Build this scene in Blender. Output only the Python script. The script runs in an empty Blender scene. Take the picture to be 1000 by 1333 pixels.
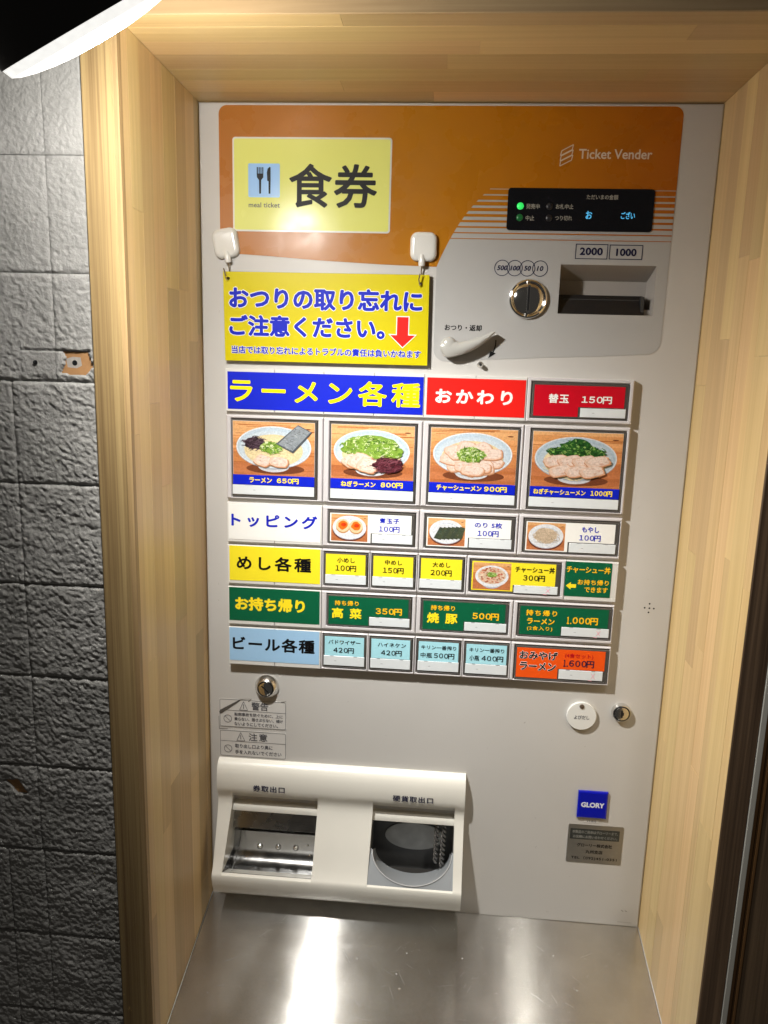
import bpy, bmesh, math, random
from mathutils import Vector, Matrix, noise
from mathutils.geometry import tessellate_polygon
random.seed(11)
SC = bpy.context.scene
COL = SC.collection
H0 = 1740.0                                     # height of the machine's top edge, mm

def V(x, D, Y):                                 # x right, D down from the machine's top, Y into the wall (mm)
    return Vector((x / 1000.0, Y / 1000.0, (H0 - D) / 1000.0))

# ------------------------------------------------------------------ camera
cd = bpy.data.cameras.new('camera'); cam = bpy.data.objects.new('camera', cd); COL.objects.link(cam)
R = [[0.9963176772929149, -0.027385094026218266, 0.08124741558244349],
     [0.04265360143129862, 0.9803464969846132, -0.19261727891063612],
     [-0.07437577696125948, 0.19537349481230315, 0.9779046177037084]]
rt = Vector((R[0][0], R[0][2], -R[0][1])); dn = Vector((R[1][0], R[1][2], -R[1][1])); fw = Vector((R[2][0], R[2][2], -R[2][1]))
cpos = V(252.2787, 240.08067, -788.60452)
M = Matrix((rt, -dn, -fw)).transposed().to_4x4(); M.translation = cpos
cam.matrix_world = M
cd.sensor_fit = 'VERTICAL'; cd.sensor_height = 36.0; cd.lens = 36.0 * 1000.0 / 1333.0
cd.clip_start = 0.02; cd.clip_end = 50.0
SC.camera = cam

# ------------------------------------------------------------------ world, view
w = bpy.data.worlds.new('World'); SC.world = w; w.use_nodes = True
bgn = w.node_tree.nodes['Background']; bgn.inputs[0].default_value = (1.0, 0.92, 0.82, 1); bgn.inputs[1].default_value = 0.04
SC.view_settings.view_transform = 'Standard'; SC.view_settings.look = 'None'
SC.view_settings.exposure = 0.0; SC.view_settings.gamma = 1.0

# ------------------------------------------------------------------ lights
LAMP_C = Vector((35.4, 51.6, -310.0))           # centre of the lamp rim (x, D, Y)
LAMP_N = Vector((0.3917, 0.7869, 0.4769)).normalized()
AIM = V(0.43, 0.83, 0.35) - V(0, 0, 0); AIM.normalize()
def lamp_light():
    ld = bpy.data.lights.new('lamp_light', 'POINT'); o = bpy.data.objects.new('lamp_light', ld); COL.objects.link(o)
    o.location = V(*(LAMP_C + LAMP_N * 24.0))
    ld.energy = 27.0; ld.shadow_soft_size = 0.013; ld.color = (1.0, 0.975, 0.925)
    ld.use_nodes = True; nt = ld.node_tree; em = nt.nodes['Emission']
    ge = nt.nodes.new('ShaderNodeNewGeometry'); vm = nt.nodes.new('ShaderNodeVectorMath'); vm.operation = 'DOT_PRODUCT'
    vm.inputs[1].default_value = AIM; nt.links.new(ge.outputs['Incoming'], vm.inputs[0])
    mx = nt.nodes.new('ShaderNodeMath'); mx.operation = 'MAXIMUM'; mx.inputs[1].default_value = 0.0; nt.links.new(vm.outputs['Value'], mx.inputs[0])
    pw = nt.nodes.new('ShaderNodeMath'); pw.operation = 'POWER'; pw.inputs[1].default_value = 6.4; nt.links.new(mx.outputs[0], pw.inputs[0])
    ad = nt.nodes.new('ShaderNodeMath'); ad.operation = 'ADD'; ad.inputs[1].default_value = 0.075; nt.links.new(pw.outputs[0], ad.inputs[0])
    nt.links.new(ad.outputs[0], em.inputs['Strength'])
    return o
LAMP_LIGHT = lamp_light()
def spot(name, pos, tgt, size, power, cone, col):
    ld = bpy.data.lights.new(name, 'SPOT'); ld.shadow_soft_size = size; ld.energy = power; ld.color = col; ld.spot_size = math.radians(cone); ld.spot_blend = 1.0
    o = bpy.data.objects.new(name, ld); COL.objects.link(o); p = V(*pos); o.location = p
    o.rotation_euler = (V(*tgt) - p).to_track_quat('-Z', 'Y').to_euler(); return o
spot('ceiling_lamp_light', (590, -900, -950), (390, 860, -70), 0.05, 24.0, 26, (1.0, 0.95, 0.86))

# ------------------------------------------------------------------ materials
def lin(c):
    return tuple((v / 255 / 12.92) if v / 255 <= 0.04045 else ((v / 255 + 0.055) / 1.055) ** 2.4 for v in c)
def srgb(r, g, b): return lin((r, g, b)) + (1.0,)
MATS = {}
def N(nt, t, **k):
    n = nt.nodes.new(t)
    for a, b in k.items(): setattr(n, a, b)
    return n
def mat(name, col, rough=0.5, metal=0.0, coat=0.0, emis=None, es=0.0, var=0.0, vscale=60.0, bump=0.0, bscale=400.0, rvar=0.0, spec=0.5, aniso=0.0):
    if name in MATS: return MATS[name]
    m = bpy.data.materials.new(name); m.use_nodes = True; nt = m.node_tree; b = nt.nodes['Principled BSDF']
    b.inputs['Base Color'].default_value = col; b.inputs['Roughness'].default_value = rough; b.inputs['Metallic'].default_value = metal
    b.inputs['Coat Weight'].default_value = coat; b.inputs['Coat Roughness'].default_value = 0.06
    b.inputs['Specular IOR Level'].default_value = spec; b.inputs['Anisotropic'].default_value = aniso
    if emis: b.inputs['Emission Color'].default_value = emis; b.inputs['Emission Strength'].default_value = es
    tc = N(nt, 'ShaderNodeTexCoord')
    if var or rvar:
        nz = N(nt, 'ShaderNodeTexNoise'); nz.inputs['Scale'].default_value = vscale; nz.inputs['Detail'].default_value = 6; nt.links.new(tc.outputs['Object'], nz.inputs['Vector'])
        if var:
            mr = N(nt, 'ShaderNodeMapRange'); mr.inputs[3].default_value = 1 - var; mr.inputs[4].default_value = 1 + var * 0.6; nt.links.new(nz.outputs['Fac'], mr.inputs[0])
            mm = N(nt, 'ShaderNodeMix', data_type='RGBA', blend_type='MULTIPLY'); mm.inputs[0].default_value = 1; mm.inputs[6].default_value = col
            nt.links.new(mr.outputs[0], mm.inputs[7]); nt.links.new(mm.outputs[2], b.inputs['Base Color'])
        if rvar:
            mr = N(nt, 'ShaderNodeMapRange'); mr.inputs[1].default_value = 0.3; mr.inputs[2].default_value = 0.7
            mr.inputs[3].default_value = max(0.02, rough - rvar); mr.inputs[4].default_value = rough + rvar; nt.links.new(nz.outputs['Fac'], mr.inputs[0]); nt.links.new(mr.outputs[0], b.inputs['Roughness'])
    if bump:
        n2 = N(nt, 'ShaderNodeTexNoise'); n2.inputs['Scale'].default_value = bscale; n2.inputs['Detail'].default_value = 3; nt.links.new(tc.outputs['Object'], n2.inputs['Vector'])
        bp = N(nt, 'ShaderNodeBump'); bp.inputs['Strength'].default_value = bump; bp.inputs['Distance'].default_value = 0.001; nt.links.new(n2.outputs['Fac'], bp.inputs['Height']); nt.links.new(bp.outputs[0], b.inputs['Normal'])
    MATS[name] = m; return m

PANEL = mat('panel_paint', (0.545, 0.530, 0.505, 1), 0.42, var=0.07, vscale=11, bump=0.10, bscale=900, rvar=0.06)
OVERLAY = mat('overlay_film', (0.42, 0.415, 0.405, 1), 0.36, var=0.04, vscale=9, bump=0.05, bscale=1500)
BLOCKP = mat('button_housing_plastic', (0.58, 0.555, 0.56, 1), 0.38, var=0.05, vscale=40)
BLANKP = mat('blank_cover_plastic', (0.66, 0.65, 0.62, 1), 0.38, var=0.04, vscale=40)
BOARDP = mat('board_plastic', (0.62, 0.60, 0.56, 1), 0.45)
CAPM = mat('smoked_button_acrylic', (0.075, 0.070, 0.064, 1), 0.12, coat=0.6, var=0.3, vscale=200)
CLEARTAB = mat('white_tab', (0.70, 0.74, 0.76, 1), 0.22, coat=0.5, var=0.06, vscale=120)
GREYMARK = mat('tab_grey_mark', (0.38, 0.40, 0.42, 1), 0.4)
PINK = mat('pink_marker', (0.85, 0.32, 0.42, 1), 0.5)
CREAM = mat('dispenser_plastic', (0.81, 0.79, 0.72, 1), 0.30, coat=0.15, var=0.05, vscale=25, bump=0.04, bscale=700)
STEEL = mat('bare_steel', (0.48, 0.47, 0.45, 1), 0.26, metal=1.0, var=0.12, vscale=60, rvar=0.08)
DARKSTEEL = mat('dark_steel', (0.20, 0.20, 0.20, 1), 0.30, metal=1.0, var=0.3, vscale=60, rvar=0.1)
CHROME = mat('chrome', (0.80, 0.79, 0.77, 1), 0.07, metal=1.0, rvar=0.03, vscale=90)
SATIN = mat('satin_chrome', (0.72, 0.71, 0.69, 1), 0.22, metal=1.0)
BLACK = mat('black_plastic', (0.012, 0.012, 0.013, 1), 0.35)
BLACKG = mat('black_gloss', (0.006, 0.006, 0.008, 1), 0.10, coat=0.3)
DARKIN = mat('dark_interior', (0.03, 0.03, 0.03, 1), 0.6)
GREYP = mat('grey_tray_plastic', (0.33, 0.35, 0.37, 1), 0.40, var=0.08, vscale=60)
WHITEP = mat('white_plastic', (0.74, 0.74, 0.71, 1), 0.16, coat=0.3, var=0.03, vscale=60)
LEVERP = mat('lever_plastic', (0.40, 0.395, 0.37, 1), 0.28, coat=0.2)
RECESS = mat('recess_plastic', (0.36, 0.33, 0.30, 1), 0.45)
def ink(name, rgb, rough=0.4, coat=0.0): return mat('ink_' + name, srgb(*rgb), rough, coat=coat, var=0.03, vscale=300, spec=0.22)
I_YEL = ink('yellow', (248, 228, 10)); I_BLUE = ink('blue', (8, 30, 180), 0.5); I_WHITE = ink('white', (240, 240, 236))
I_BLACK = ink('black', (12, 11, 13), 0.5); I_RED = ink('red', (225, 32, 26)); I_DRED = ink('deep_red', (192, 10, 32))
I_GREEN = ink('green', (12, 92, 60)); I_LBLUE = ink('light_blue', (158, 198, 232)); I_CYAN = ink('pale_cyan', (165, 218, 230))
I_LEMON = ink('lemon', (240, 222, 45)); I_ORANGE = ink('orange', (232, 84, 22)); I_NAVY = ink('navy', (24, 26, 60)); I_GREY = ink('grey', (92, 92, 96))
I_DECALW = ink('decal_lettering', (222, 205, 185)); I_PURE = ink('paper', (236, 236, 232)); I_DBLUE = ink('strip_blue', (6, 30, 188), 0.5)
I_TXTY = ink('letter_yellow', (250, 222, 40)); I_OYEL = ink('letter_amber', (248, 190, 30)); I_STRIPE = ink('stripe_orange', (170, 92, 30))
I_LIT = ink('sign_lemon', (203, 189, 2), 0.4, 0.0)
SIGN = mat('sign_edge', srgb(70, 62, 50), 0.5)

def decal_mat():
    m = bpy.data.materials.new('orange_decal'); m.use_nodes = True; nt = m.node_tree; b = nt.nodes['Principled BSDF']
    tc = N(nt, 'ShaderNodeTexCoord'); sx = N(nt, 'ShaderNodeSeparateXYZ'); nt.links.new(tc.outputs['Object'], sx.inputs[0])
    mr = N(nt, 'ShaderNodeMapRange'); mr.inputs[1].default_value = 0.02; mr.inputs[2].default_value = 0.46; nt.links.new(sx.outputs[0], mr.inputs[0])
    cr = N(nt, 'ShaderNodeValToRGB'); e = cr.color_ramp.elements
    e[0].position = 0; e[0].color = srgb(168, 106, 46); e[1].position = 1; e[1].color = srgb(168, 92, 18)
    a = cr.color_ramp.elements.new(0.45); a.color = srgb(172, 112, 22); a = cr.color_ramp.elements.new(0.68); a.color = srgb(178, 110, 16)
    nt.links.new(mr.outputs[0], cr.inputs[0])
    nz = N(nt, 'ShaderNodeTexNoise'); nz.inputs['Scale'].default_value = 28; nz.inputs['Detail'].default_value = 7; nt.links.new(tc.outputs['Object'], nz.inputs['Vector'])
    m2 = N(nt, 'ShaderNodeMapRange'); m2.inputs[1].default_value = 0.35; m2.inputs[2].default_value = 0.75; m2.inputs[3].default_value = 0.22; m2.inputs[4].default_value = 0.42
    nt.links.new(nz.outputs['Fac'], m2.inputs[0]); nt.links.new(m2.outputs[0], b.inputs['Roughness'])
    nt.links.new(cr.outputs[0], b.inputs['Base Color']); b.inputs['Specular IOR Level'].default_value = 0.3; return m
DECAL = decal_mat()
def print_mat():
    m = bpy.data.materials.new('photo_print'); m.use_nodes = True; nt = m.node_tree; b = nt.nodes['Principled BSDF']
    a = N(nt, 'ShaderNodeAttribute', attribute_name='Col'); tc = N(nt, 'ShaderNodeTexCoord')
    nz = N(nt, 'ShaderNodeTexNoise'); nz.inputs['Scale'].default_value = 520; nz.inputs['Detail'].default_value = 8; nz.inputs['Roughness'].default_value = .7; nt.links.new(tc.outputs['Object'], nz.inputs['Vector'])
    mr = N(nt, 'ShaderNodeMapRange'); mr.inputs[1].default_value = 0.3; mr.inputs[2].default_value = 0.7; mr.inputs[3].default_value = 0.62; mr.inputs[4].default_value = 0.98; nt.links.new(nz.outputs['Fac'], mr.inputs[0])
    mm = N(nt, 'ShaderNodeMix', data_type='RGBA', blend_type='MULTIPLY'); mm.inputs[0].default_value = 1; nt.links.new(a.outputs['Color'], mm.inputs[6]); nt.links.new(mr.outputs[0], mm.inputs[7])
    nt.links.new(mm.outputs[2], b.inputs['Base Color']); b.inputs['Roughness'].default_value = 0.3; b.inputs['Coat Weight'].default_value = 0.2
    return m
PRINT = print_mat()

def wood_mat(name, c1, c2, axis, rough=0.45, contrast=1.0, gscale=1.0):
    m = bpy.data.materials.new(name); m.use_nodes = True; nt = m.node_tree; b = nt.nodes['Principled BSDF']
    tc = N(nt, 'ShaderNodeTexCoord'); oi = N(nt, 'ShaderNodeObjectInfo')
    off = N(nt, 'ShaderNodeVectorMath', operation='SCALE'); off.inputs[0].default_value = (7.3, 5.1, 9.7); nt.links.new(oi.outputs['Random'], off.inputs['Scale'])
    ad = N(nt, 'ShaderNodeVectorMath', operation='ADD'); nt.links.new(tc.outputs['Object'], ad.inputs[0]); nt.links.new(off.outputs[0], ad.inputs[1])
    mp = N(nt, 'ShaderNodeMapping'); s = [230 * gscale] * 3; s[axis] = 5.0; mp.inputs['Scale'].default_value = s; nt.links.new(ad.outputs[0], mp.inputs[0])
    nz = N(nt, 'ShaderNodeTexNoise'); nz.inputs['Scale'].default_value = 1.0; nz.inputs['Detail'].default_value = 5; nz.inputs['Distortion'].default_value = 0.6; nt.links.new(mp.outputs[0], nz.inputs['Vector'])
    mp2 = N(nt, 'ShaderNodeMapping'); s = [45 * gscale] * 3; s[axis] = 1.6; mp2.inputs['Scale'].default_value = s; nt.links.new(ad.outputs[0], mp2.inputs[0])
    nz2 = N(nt, 'ShaderNodeTexNoise'); nz2.inputs['Scale'].default_value = 1.0; nz2.inputs['Detail'].default_value = 3; nt.links.new(mp2.outputs[0], nz2.inputs['Vector'])
    mx = N(nt, 'ShaderNodeMath', operation='ADD'); nt.links.new(nz.outputs['Fac'], mx.inputs[0]); nt.links.new(nz2.outputs['Fac'], mx.inputs[1])
    mr = N(nt, 'ShaderNodeMapRange'); mr.inputs[1].default_value = 0.65; mr.inputs[2].default_value = 1.35; nt.links.new(mx.outputs[0], mr.inputs[0])
    cm = N(nt, 'ShaderNodeMix', data_type='RGBA'); cm.inputs[6].default_value = c1; cm.inputs[7].default_value = c2; nt.links.new(mr.outputs[0], cm.inputs[0])
    hs = N(nt, 'ShaderNodeHueSaturation'); nt.links.new(cm.outputs[2], hs.inputs['Color'])
    v = N(nt, 'ShaderNodeMapRange'); v.inputs[3].default_value = 1 - 0.13 * contrast; v.inputs[4].default_value = 1 + 0.10 * contrast; nt.links.new(oi.outputs['Random'], v.inputs[0]); nt.links.new(v.outputs[0], hs.inputs['Value'])
    fr = N(nt, 'ShaderNodeMath', operation='MULTIPLY'); fr.inputs[1].default_value = 7.77; nt.links.new(oi.outputs['Random'], fr.inputs[0])
    f2 = N(nt, 'ShaderNodeMath', operation='FRACT'); nt.links.new(fr.outputs[0], f2.inputs[0])
    h = N(nt, 'ShaderNodeMapRange'); h.inputs[3].default_value = 0.492; h.inputs[4].default_value = 0.506; nt.links.new(f2.outputs[0], h.inputs[0]); nt.links.new(h.outputs[0], hs.inputs['Hue'])
    nt.links.new(hs.outputs[0], b.inputs['Base Color']); b.inputs['Roughness'].default_value = rough
    bp = N(nt, 'ShaderNodeBump'); bp.inputs['Strength'].default_value = 0.25; bp.inputs['Distance'].default_value = 0.0006; nt.links.new(nz.outputs['Fac'], bp.inputs['Height']); nt.links.new(bp.outputs[0], b.inputs['Normal'])
    return m
PINE_V = wood_mat('pine_upright', (0.68, 0.49, 0.235, 1), (0.55, 0.375, 0.165, 1), 2, contrast=1.5)
PINE_H = wood_mat('pine_level', (0.68, 0.49, 0.235, 1), (0.55, 0.375, 0.165, 1), 0, contrast=1.5)
PINE_T = wood_mat('pine_trim', (0.43, 0.305, 0.135, 1), (0.17, 0.10, 0.038, 1), 2, 0.6, 0.5, gscale=2.2)
DWOOD = wood_mat('dark_stained_wood', (0.17, 0.11, 0.062, 1), (0.035, 0.020, 0.010, 1), 2, 0.5, 0.5, gscale=1.6)
MWOOD = wood_mat('brown_stained_wood', (0.16, 0.075, 0.025, 1), (0.09, 0.04, 0.013, 1), 2, 0.4, 0.5)

# ------------------------------------------------------------------ mesh building
class MB:
    def __init__(s): s.v = []; s.f = []; s.c = []; s.fm = []
    def quad(s, a, b, c, d, col=None, mi=0):
        i = len(s.v); s.v += [a, b, c, d]; s.f.append((i, i + 1, i + 2, i + 3)); s.c.append(col); s.fm.append(mi)
    def poly(s, pts, col=None, mi=0):
        i = len(s.v); s.v += pts; s.f.append(tuple(range(i, i + len(pts)))); s.c.append(col); s.fm.append(mi)
    def loft(s, loops, close0=False, close1=True, mi=0):          # loops of equal length
        n = len(loops[0]); base = len(s.v)
        for l in loops: s.v += l
        for k in range(len(loops) - 1):
            for j in range(n):
                a = base + k * n + j; b = base + k * n + (j + 1) % n
                s.f.append((a, b, b + n, a + n)); s.c.append(None); s.fm.append(mi)
        if close0: s.f.append(tuple(base + j for j in range(n))[::-1]); s.c.append(None); s.fm.append(mi)
        if close1: s.f.append(tuple(base + (len(loops) - 1) * n + j for j in range(n))); s.c.append(None); s.fm.append(mi)
    def box(s, x0, x1, d0, d1, y0, y1, ch=0.0, mi=0):             # y0 back (larger Y), y1 front
        if ch: s.loft([rect(x0, x1, d0, d1, y0), rect(x0, x1, d0, d1, y1 + ch), rect(x0 + ch, x1 - ch, d0 + ch, d1 - ch, y1)], True, True, mi)
        else: s.loft([rect(x0, x1, d0, d1, y0), rect(x0, x1, d0, d1, y1)], True, True, mi)
    def prism(s, pts, y0, y1, holes=(), mi=0, sides=True):        # pts (x, D); front at y1
        loops = [pts] + list(holes)
        vv = [[Vector((p[0], p[1], 0)) for p in l] for l in loops]
        flat = [p for l in loops for p in l]
        tris = tessellate_polygon(vv); b = len(s.v)
        s.v += [V(p[0], p[1], y1) for p in flat]
        for t in tris: s.f.append(tuple(b + i for i in t)); s.c.append(None); s.fm.append(mi)
        if sides and y0 != y1:
            for l in loops:
                n = len(l)
                for j in range(n):
                    p, q = l[j], l[(j + 1) % n]
                    s.quad(V(p[0], p[1], y1), V(q[0], q[1], y1), V(q[0], q[1], y0), V(p[0], p[1], y0), None, mi)
    def revolve(s, cx, cd_, prof, n=32, close=True, mi=0):        # prof list of (radius, Y) back to front
        loops = [[V(cx + r * math.cos(2 * math.pi * k / n), cd_ + r * math.sin(2 * math.pi * k / n), y) for k in range(n)] for r, y in prof]
        s.loft(loops, False, close, mi)
    def tube(s, pts, r, n=8, mi=0):
        loops = []
        for i, p in enumerate(pts):
            t = (pts[min(i + 1, len(pts) - 1)] - pts[max(i - 1, 0)]).normalized()
            a = t.orthogonal().normalized() if i == 0 else (prev - t * prev.dot(t)).normalized()
            prev = a; b = t.cross(a)
            rr = (r[i] if isinstance(r, (list, tuple)) else r) / 1000.0
            loops.append([p + (a * math.cos(2 * math.pi * k / n) + b * math.sin(2 * math.pi * k / n)) * rr for k in range(n)])
        s.loft(loops, True, True, mi)
    def build(s, name, m, parent=None, smooth=None, label=None, kind=None, recalc=True):
        me = bpy.data.meshes.new(name); me.from_pydata([tuple(x) for x in s.v], [], s.f)
        for q in (m if isinstance(m, (list, tuple)) else [m]): me.materials.append(q)
        if any(s.fm): me.polygons.foreach_set('material_index', s.fm)
        if any(c is not None for c in s.c):
            ca = me.color_attributes.new('Col', 'FLOAT_COLOR', 'CORNER'); buf = []
            for c, f in zip(s.c, s.f): buf += list(c or (1, 1, 1, 1)) * len(f)
            ca.data.foreach_set('color', buf)
        elif recalc or smooth is not None:
            bm = bmesh.new(); bm.from_mesh(me)
            bmesh.ops.remove_doubles(bm, verts=bm.verts, dist=1e-6); bmesh.ops.recalc_face_normals(bm, faces=bm.faces)
            bm.to_mesh(me); bm.free()
        if smooth is not None:
            me.polygons.foreach_set('use_smooth', [True] * len(me.polygons)); me.set_sharp_from_angle(angle=math.radians(smooth))
        o = bpy.data.objects.new(name, me); COL.objects.link(o)
        if parent is not None: o.parent = parent; o.matrix_parent_inverse = parent.matrix_basis.inverted()
        if label: o['label'] = label
        if kind: o['kind'] = kind
        return o
def rect(x0, x1, d0, d1, y): return [V(x0, d0, y), V(x1, d0, y), V(x1, d1, y), V(x0, d1, y)]
def rrect(x0, x1, d0, d1, r, n=6):
    p = []
    for cx, cy, a in ((x1 - r, d0 + r, -90), (x1 - r, d1 - r, 0), (x0 + r, d1 - r, 90), (x0 + r, d0 + r, 180)):
        for k in range(n + 1):
            t = math.radians(a + 90 * k / n); p.append((cx + r * math.cos(t), cy + r * math.sin(t)))
    return p
def loop3(pts, y): return [V(a, b, y) for a, b in pts]
def circ(cx, cy, rx, ry=None, n=28):
    ry = ry or rx
    return [(cx + rx * math.cos(2 * math.pi * k / n), cy + ry * math.sin(2 * math.pi * k / n)) for k in range(n)]
def thing(name, label, cat, pos, group=None):
    o = bpy.data.objects.new(name, None); COL.objects.link(o); o.location = V(*pos); o.empty_display_size = 0.05
    o['label'] = label; o['category'] = cat
    if group: o['group'] = group
    return o
def sheet(name, pts, y, m, parent, holes=(), th=0.3, label=None):
    b = MB(); b.prism(pts, y + th, y, holes); return b.build(name, m, parent, label=label)
def rsheet(name, x0, x1, d0, d1, y, m, parent, th=0.3, r=0):
    return sheet(name, rrect(x0, x1, d0, d1, r) if r else [(x0, d0), (x1, d0), (x1, d1), (x0, d1)], y, m, parent, th=th)

_TC = {}
def _textmesh(s, sp, shear=0.0):
    k = (s, round(sp, 4), shear)
    if k in _TC: return _TC[k]
    c = bpy.data.curves.new('t', 'FONT'); c.body = s; c.space_character = sp; c.resolution_u = 3; c.shear = shear
    o = bpy.data.objects.new('t', c); COL.objects.link(o)
    dg = bpy.context.evaluated_depsgraph_get(); dg.update(); me = bpy.data.meshes.new_from_object(o.evaluated_get(dg))
    bpy.data.objects.remove(o); bpy.data.curves.remove(c)
    vs = [(v.co.x, v.co.y) for v in me.vertices]; fs = [tuple(p.vertices) for p in me.polygons]; bpy.data.meshes.remove(me)
    xs = [v[0] for v in vs]; ys = [v[1] for v in vs]
    _TC[k] = (vs, fs, min(xs), max(xs), min(ys), max(ys)); return _TC[k]
def text(s, x0, x1, d0, d1, y, m, parent, off=0.0, out=None, outoff=0.035, shear=0.0, name='lettering'):
    # heavier weights are struck several times, each strike shifted by the weight and laid a hair in front of the last
    wide = '円' in s
    if wide: s = ''.join(chr(ord(q) + 0xFEE0) if q.isdigit() or q == '.' else q for q in s)
    _, _, a, b, c, d = _textmesh(s, 1.0, shear)
    sy = (d1 - d0) / (d - c); n = len(s); sp = 1.0
    if n > 1:
        need = (x1 - x0) / sy / (1.22 if wide else 1.0) - (b - a); adv = (b - a) / n
        if need > 0 or wide: sp = 1.0 + need / ((n - 1) * adv) * (0.3 if any(q.isascii() and q != ' ' for q in s) else 1.0)
    if wide and n > 1:
        w1 = b - a; t_ = _textmesh(s, 0.7, shear); sl = (w1 - (t_[3] - t_[2])) / 0.3; sp = min(1.6, max(0.45, 1.0 + need / sl)) if sl > 0 else 1.0
    vs, fs, a, b, c, d = _textmesh(s, sp, shear); ob = None
    off = max(0.0, off) + ((0.004 if '番' in s else 0.014) if d1 - d0 < 9 else 0.006)
    for rad, mm, yy, nm in ([(off + outoff, out, y + 0.12, 'lettering_outline')] if out else []) + [(off, m, y, name)]:
        r = rad * sy; shifts = [(0.0, 0.0)] if r < 1e-6 else [(r * math.cos(2 * math.pi * q / 8), r * math.sin(2 * math.pi * q / 8)) for q in range(8)] + [(0, 0)]
        core = off * sy
        sx = (x1 - x0 - 2 * core) / (b - a); szy = (d1 - d0 - 2 * core) / (d - c); V_ = []; F_ = []
        for q, (dx, dd) in enumerate(shifts):
            base = len(V_); V_ += [tuple(V(x0 + core + (vx - a) * sx + dx, d0 + core + (d - vy) * szy + dd, yy - 0.0035 * q)) for vx, vy in vs]
            F_ += [tuple(base + i for i in f) for f in fs]
        me = bpy.data.meshes.new(nm); me.from_pydata(V_, [], F_); me.materials.append(mm)
        ob = bpy.data.objects.new(nm, me); COL.objects.link(ob)
        if parent is not None: ob.parent = parent; ob.matrix_parent_inverse = parent.matrix_basis.inverted()
    return ob
def dotted(x0, x1, d0, d1, tail, y, m, parent, off):
    w_ = x1 - x0; text('\uff11', x0, x0 + w_ * .075, d0, d1, y, m, parent, off=off); text(tail, x0 + w_ * .185, x1, d0, d1, y, m, parent, off=off)
    b = MB(); b.prism(circ(x0 + w_ * .128, d1 - .8, .75, n=10), y - .05, y - .05, sides=False); b.build('decimal_point', m, parent)

# ================================================================== TICKET MACHINE
tm = thing('ticket_machine', 'large beige meal ticket vending machine with menu buttons set in the pine niche', 'ticket machine', (250, 870, 30))

HOLES = [(357.5, 448.5, 145.5, 192.0), (20, 128, 741, 838), (187.5, 284, 741, 838)]
def plate(name, x0, x1, d0, d1, holes, yf, yb, m, parent):
    xs = sorted({x0, x1} | {h[0] for h in holes} | {h[1] for h in holes}); ds = sorted({d0, d1} | {h[2] for h in holes} | {h[3] for h in holes})
    b = MB()
    for i in range(len(xs) - 1):
        for j in range(len(ds) - 1):
            cx = (xs[i] + xs[i + 1]) / 2; cy = (ds[j] + ds[j + 1]) / 2
            if any(h[0] < cx < h[1] and h[2] < cy < h[3] for h in holes): continue
            b.poly(rect(xs[i], xs[i + 1], ds[j], ds[j + 1], yf))
    for h in holes:
        b.loft([rect(*h, yf), rect(*h, yb)], False, False)
    r = 2.2                                               # rounded outer edge
    prev = None
    for k in range(5):
        t = math.pi / 2 * k / 4; e = r * math.sin(t) ; yy = yf + r * (1 - math.cos(t))
        l = rect(x0 - e, x1 + e, d0 - e, d1 + e, yy)
        if prev: b.loft([prev, l], False, False)
        prev = l
    b.loft([prev, rect(x0 - r, x1 + r, d0 - r, d1 + r, yf + 32)], False, False)
    return b.build(name, m, parent, smooth=30)
plate('front_panel', 3.2, 494.2, 3.2, 866.0, HOLES, 0, 3, PANEL, tm)
b = MB(); b.box(4, 493, 5, 860, 260, 78); b.build('cabinet', DARKIN, tm)

# --- orange decal and grey overlay
curve = [(237.3, 150.1), (240.4, 142.5), (244.4, 133.8), (248.4, 125.6), (252.8, 117.5), (258.2, 108.6), (264.2, 100.0), (272.4, 90.0), (281.4, 81.1), (286.0, 77.2)]
def xcurve(D):
    for (xa, da), (xb, db) in zip(curve, curve[1:]):
        if db <= D <= da: return xa + (xb - xa) * (da - D) / (da - db)
    return 286.0
corner = lambda cx, cy, r, a0, a1, n=7: [(cx + r * math.cos(math.radians(a0 + (a1 - a0) * k / n)), cy + r * math.sin(math.radians(a0 + (a1 - a0) * k / n))) for k in range(n + 1)]
outline = corner(452, 12, 8, -90, 0) + [(460, 77.2)] + curve[::-1] + [(180, 148.6), (120, 146.0), (70, 142.8)] + [(41, 141.3), (30, 141.0)] + corner(28, 133, 7, 90, 180) + corner(29, 12, 8, 180, 270)
sheet('orange_decal', outline, -0.4, DECAL, tm, th=0.5)
gout = [(460, 77.2)] + corner(446, 216, 13, 0, 80) + [(400, 231.8), (340, 235.0), (290, 238.0), (262, 240.5)] + corner(249.5, 229, 12, 84, 180) + curve
gh = [(357.5, 145.5), (448.5, 145.5), (448.5, 192.0), (357.5, 192.0)]
gv = sheet('control_overlay', gout, -0.4, OVERLAY, tm, holes=[gh], th=0.5)
b = MB()                                                  # orange bands printed across the grey overlay, thinning downwards
for k in range(9):
    d0 = 77.2 + 5.15 * k + (0.7 + 0.48 * k); d1 = 77.2 + 5.15 * (k + 1)
    if d1 - d0 < 0.7: d0 = d1 - 0.7
    b.poly([V(xcurve(d0) - .3, d0, -0.75), V(459.6, d0, -0.75), V(459.6, d1, -0.75), V(xcurve(d1) - .3, d1, -0.75)])
b.build('orange_stripes', DECAL, gv)

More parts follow.
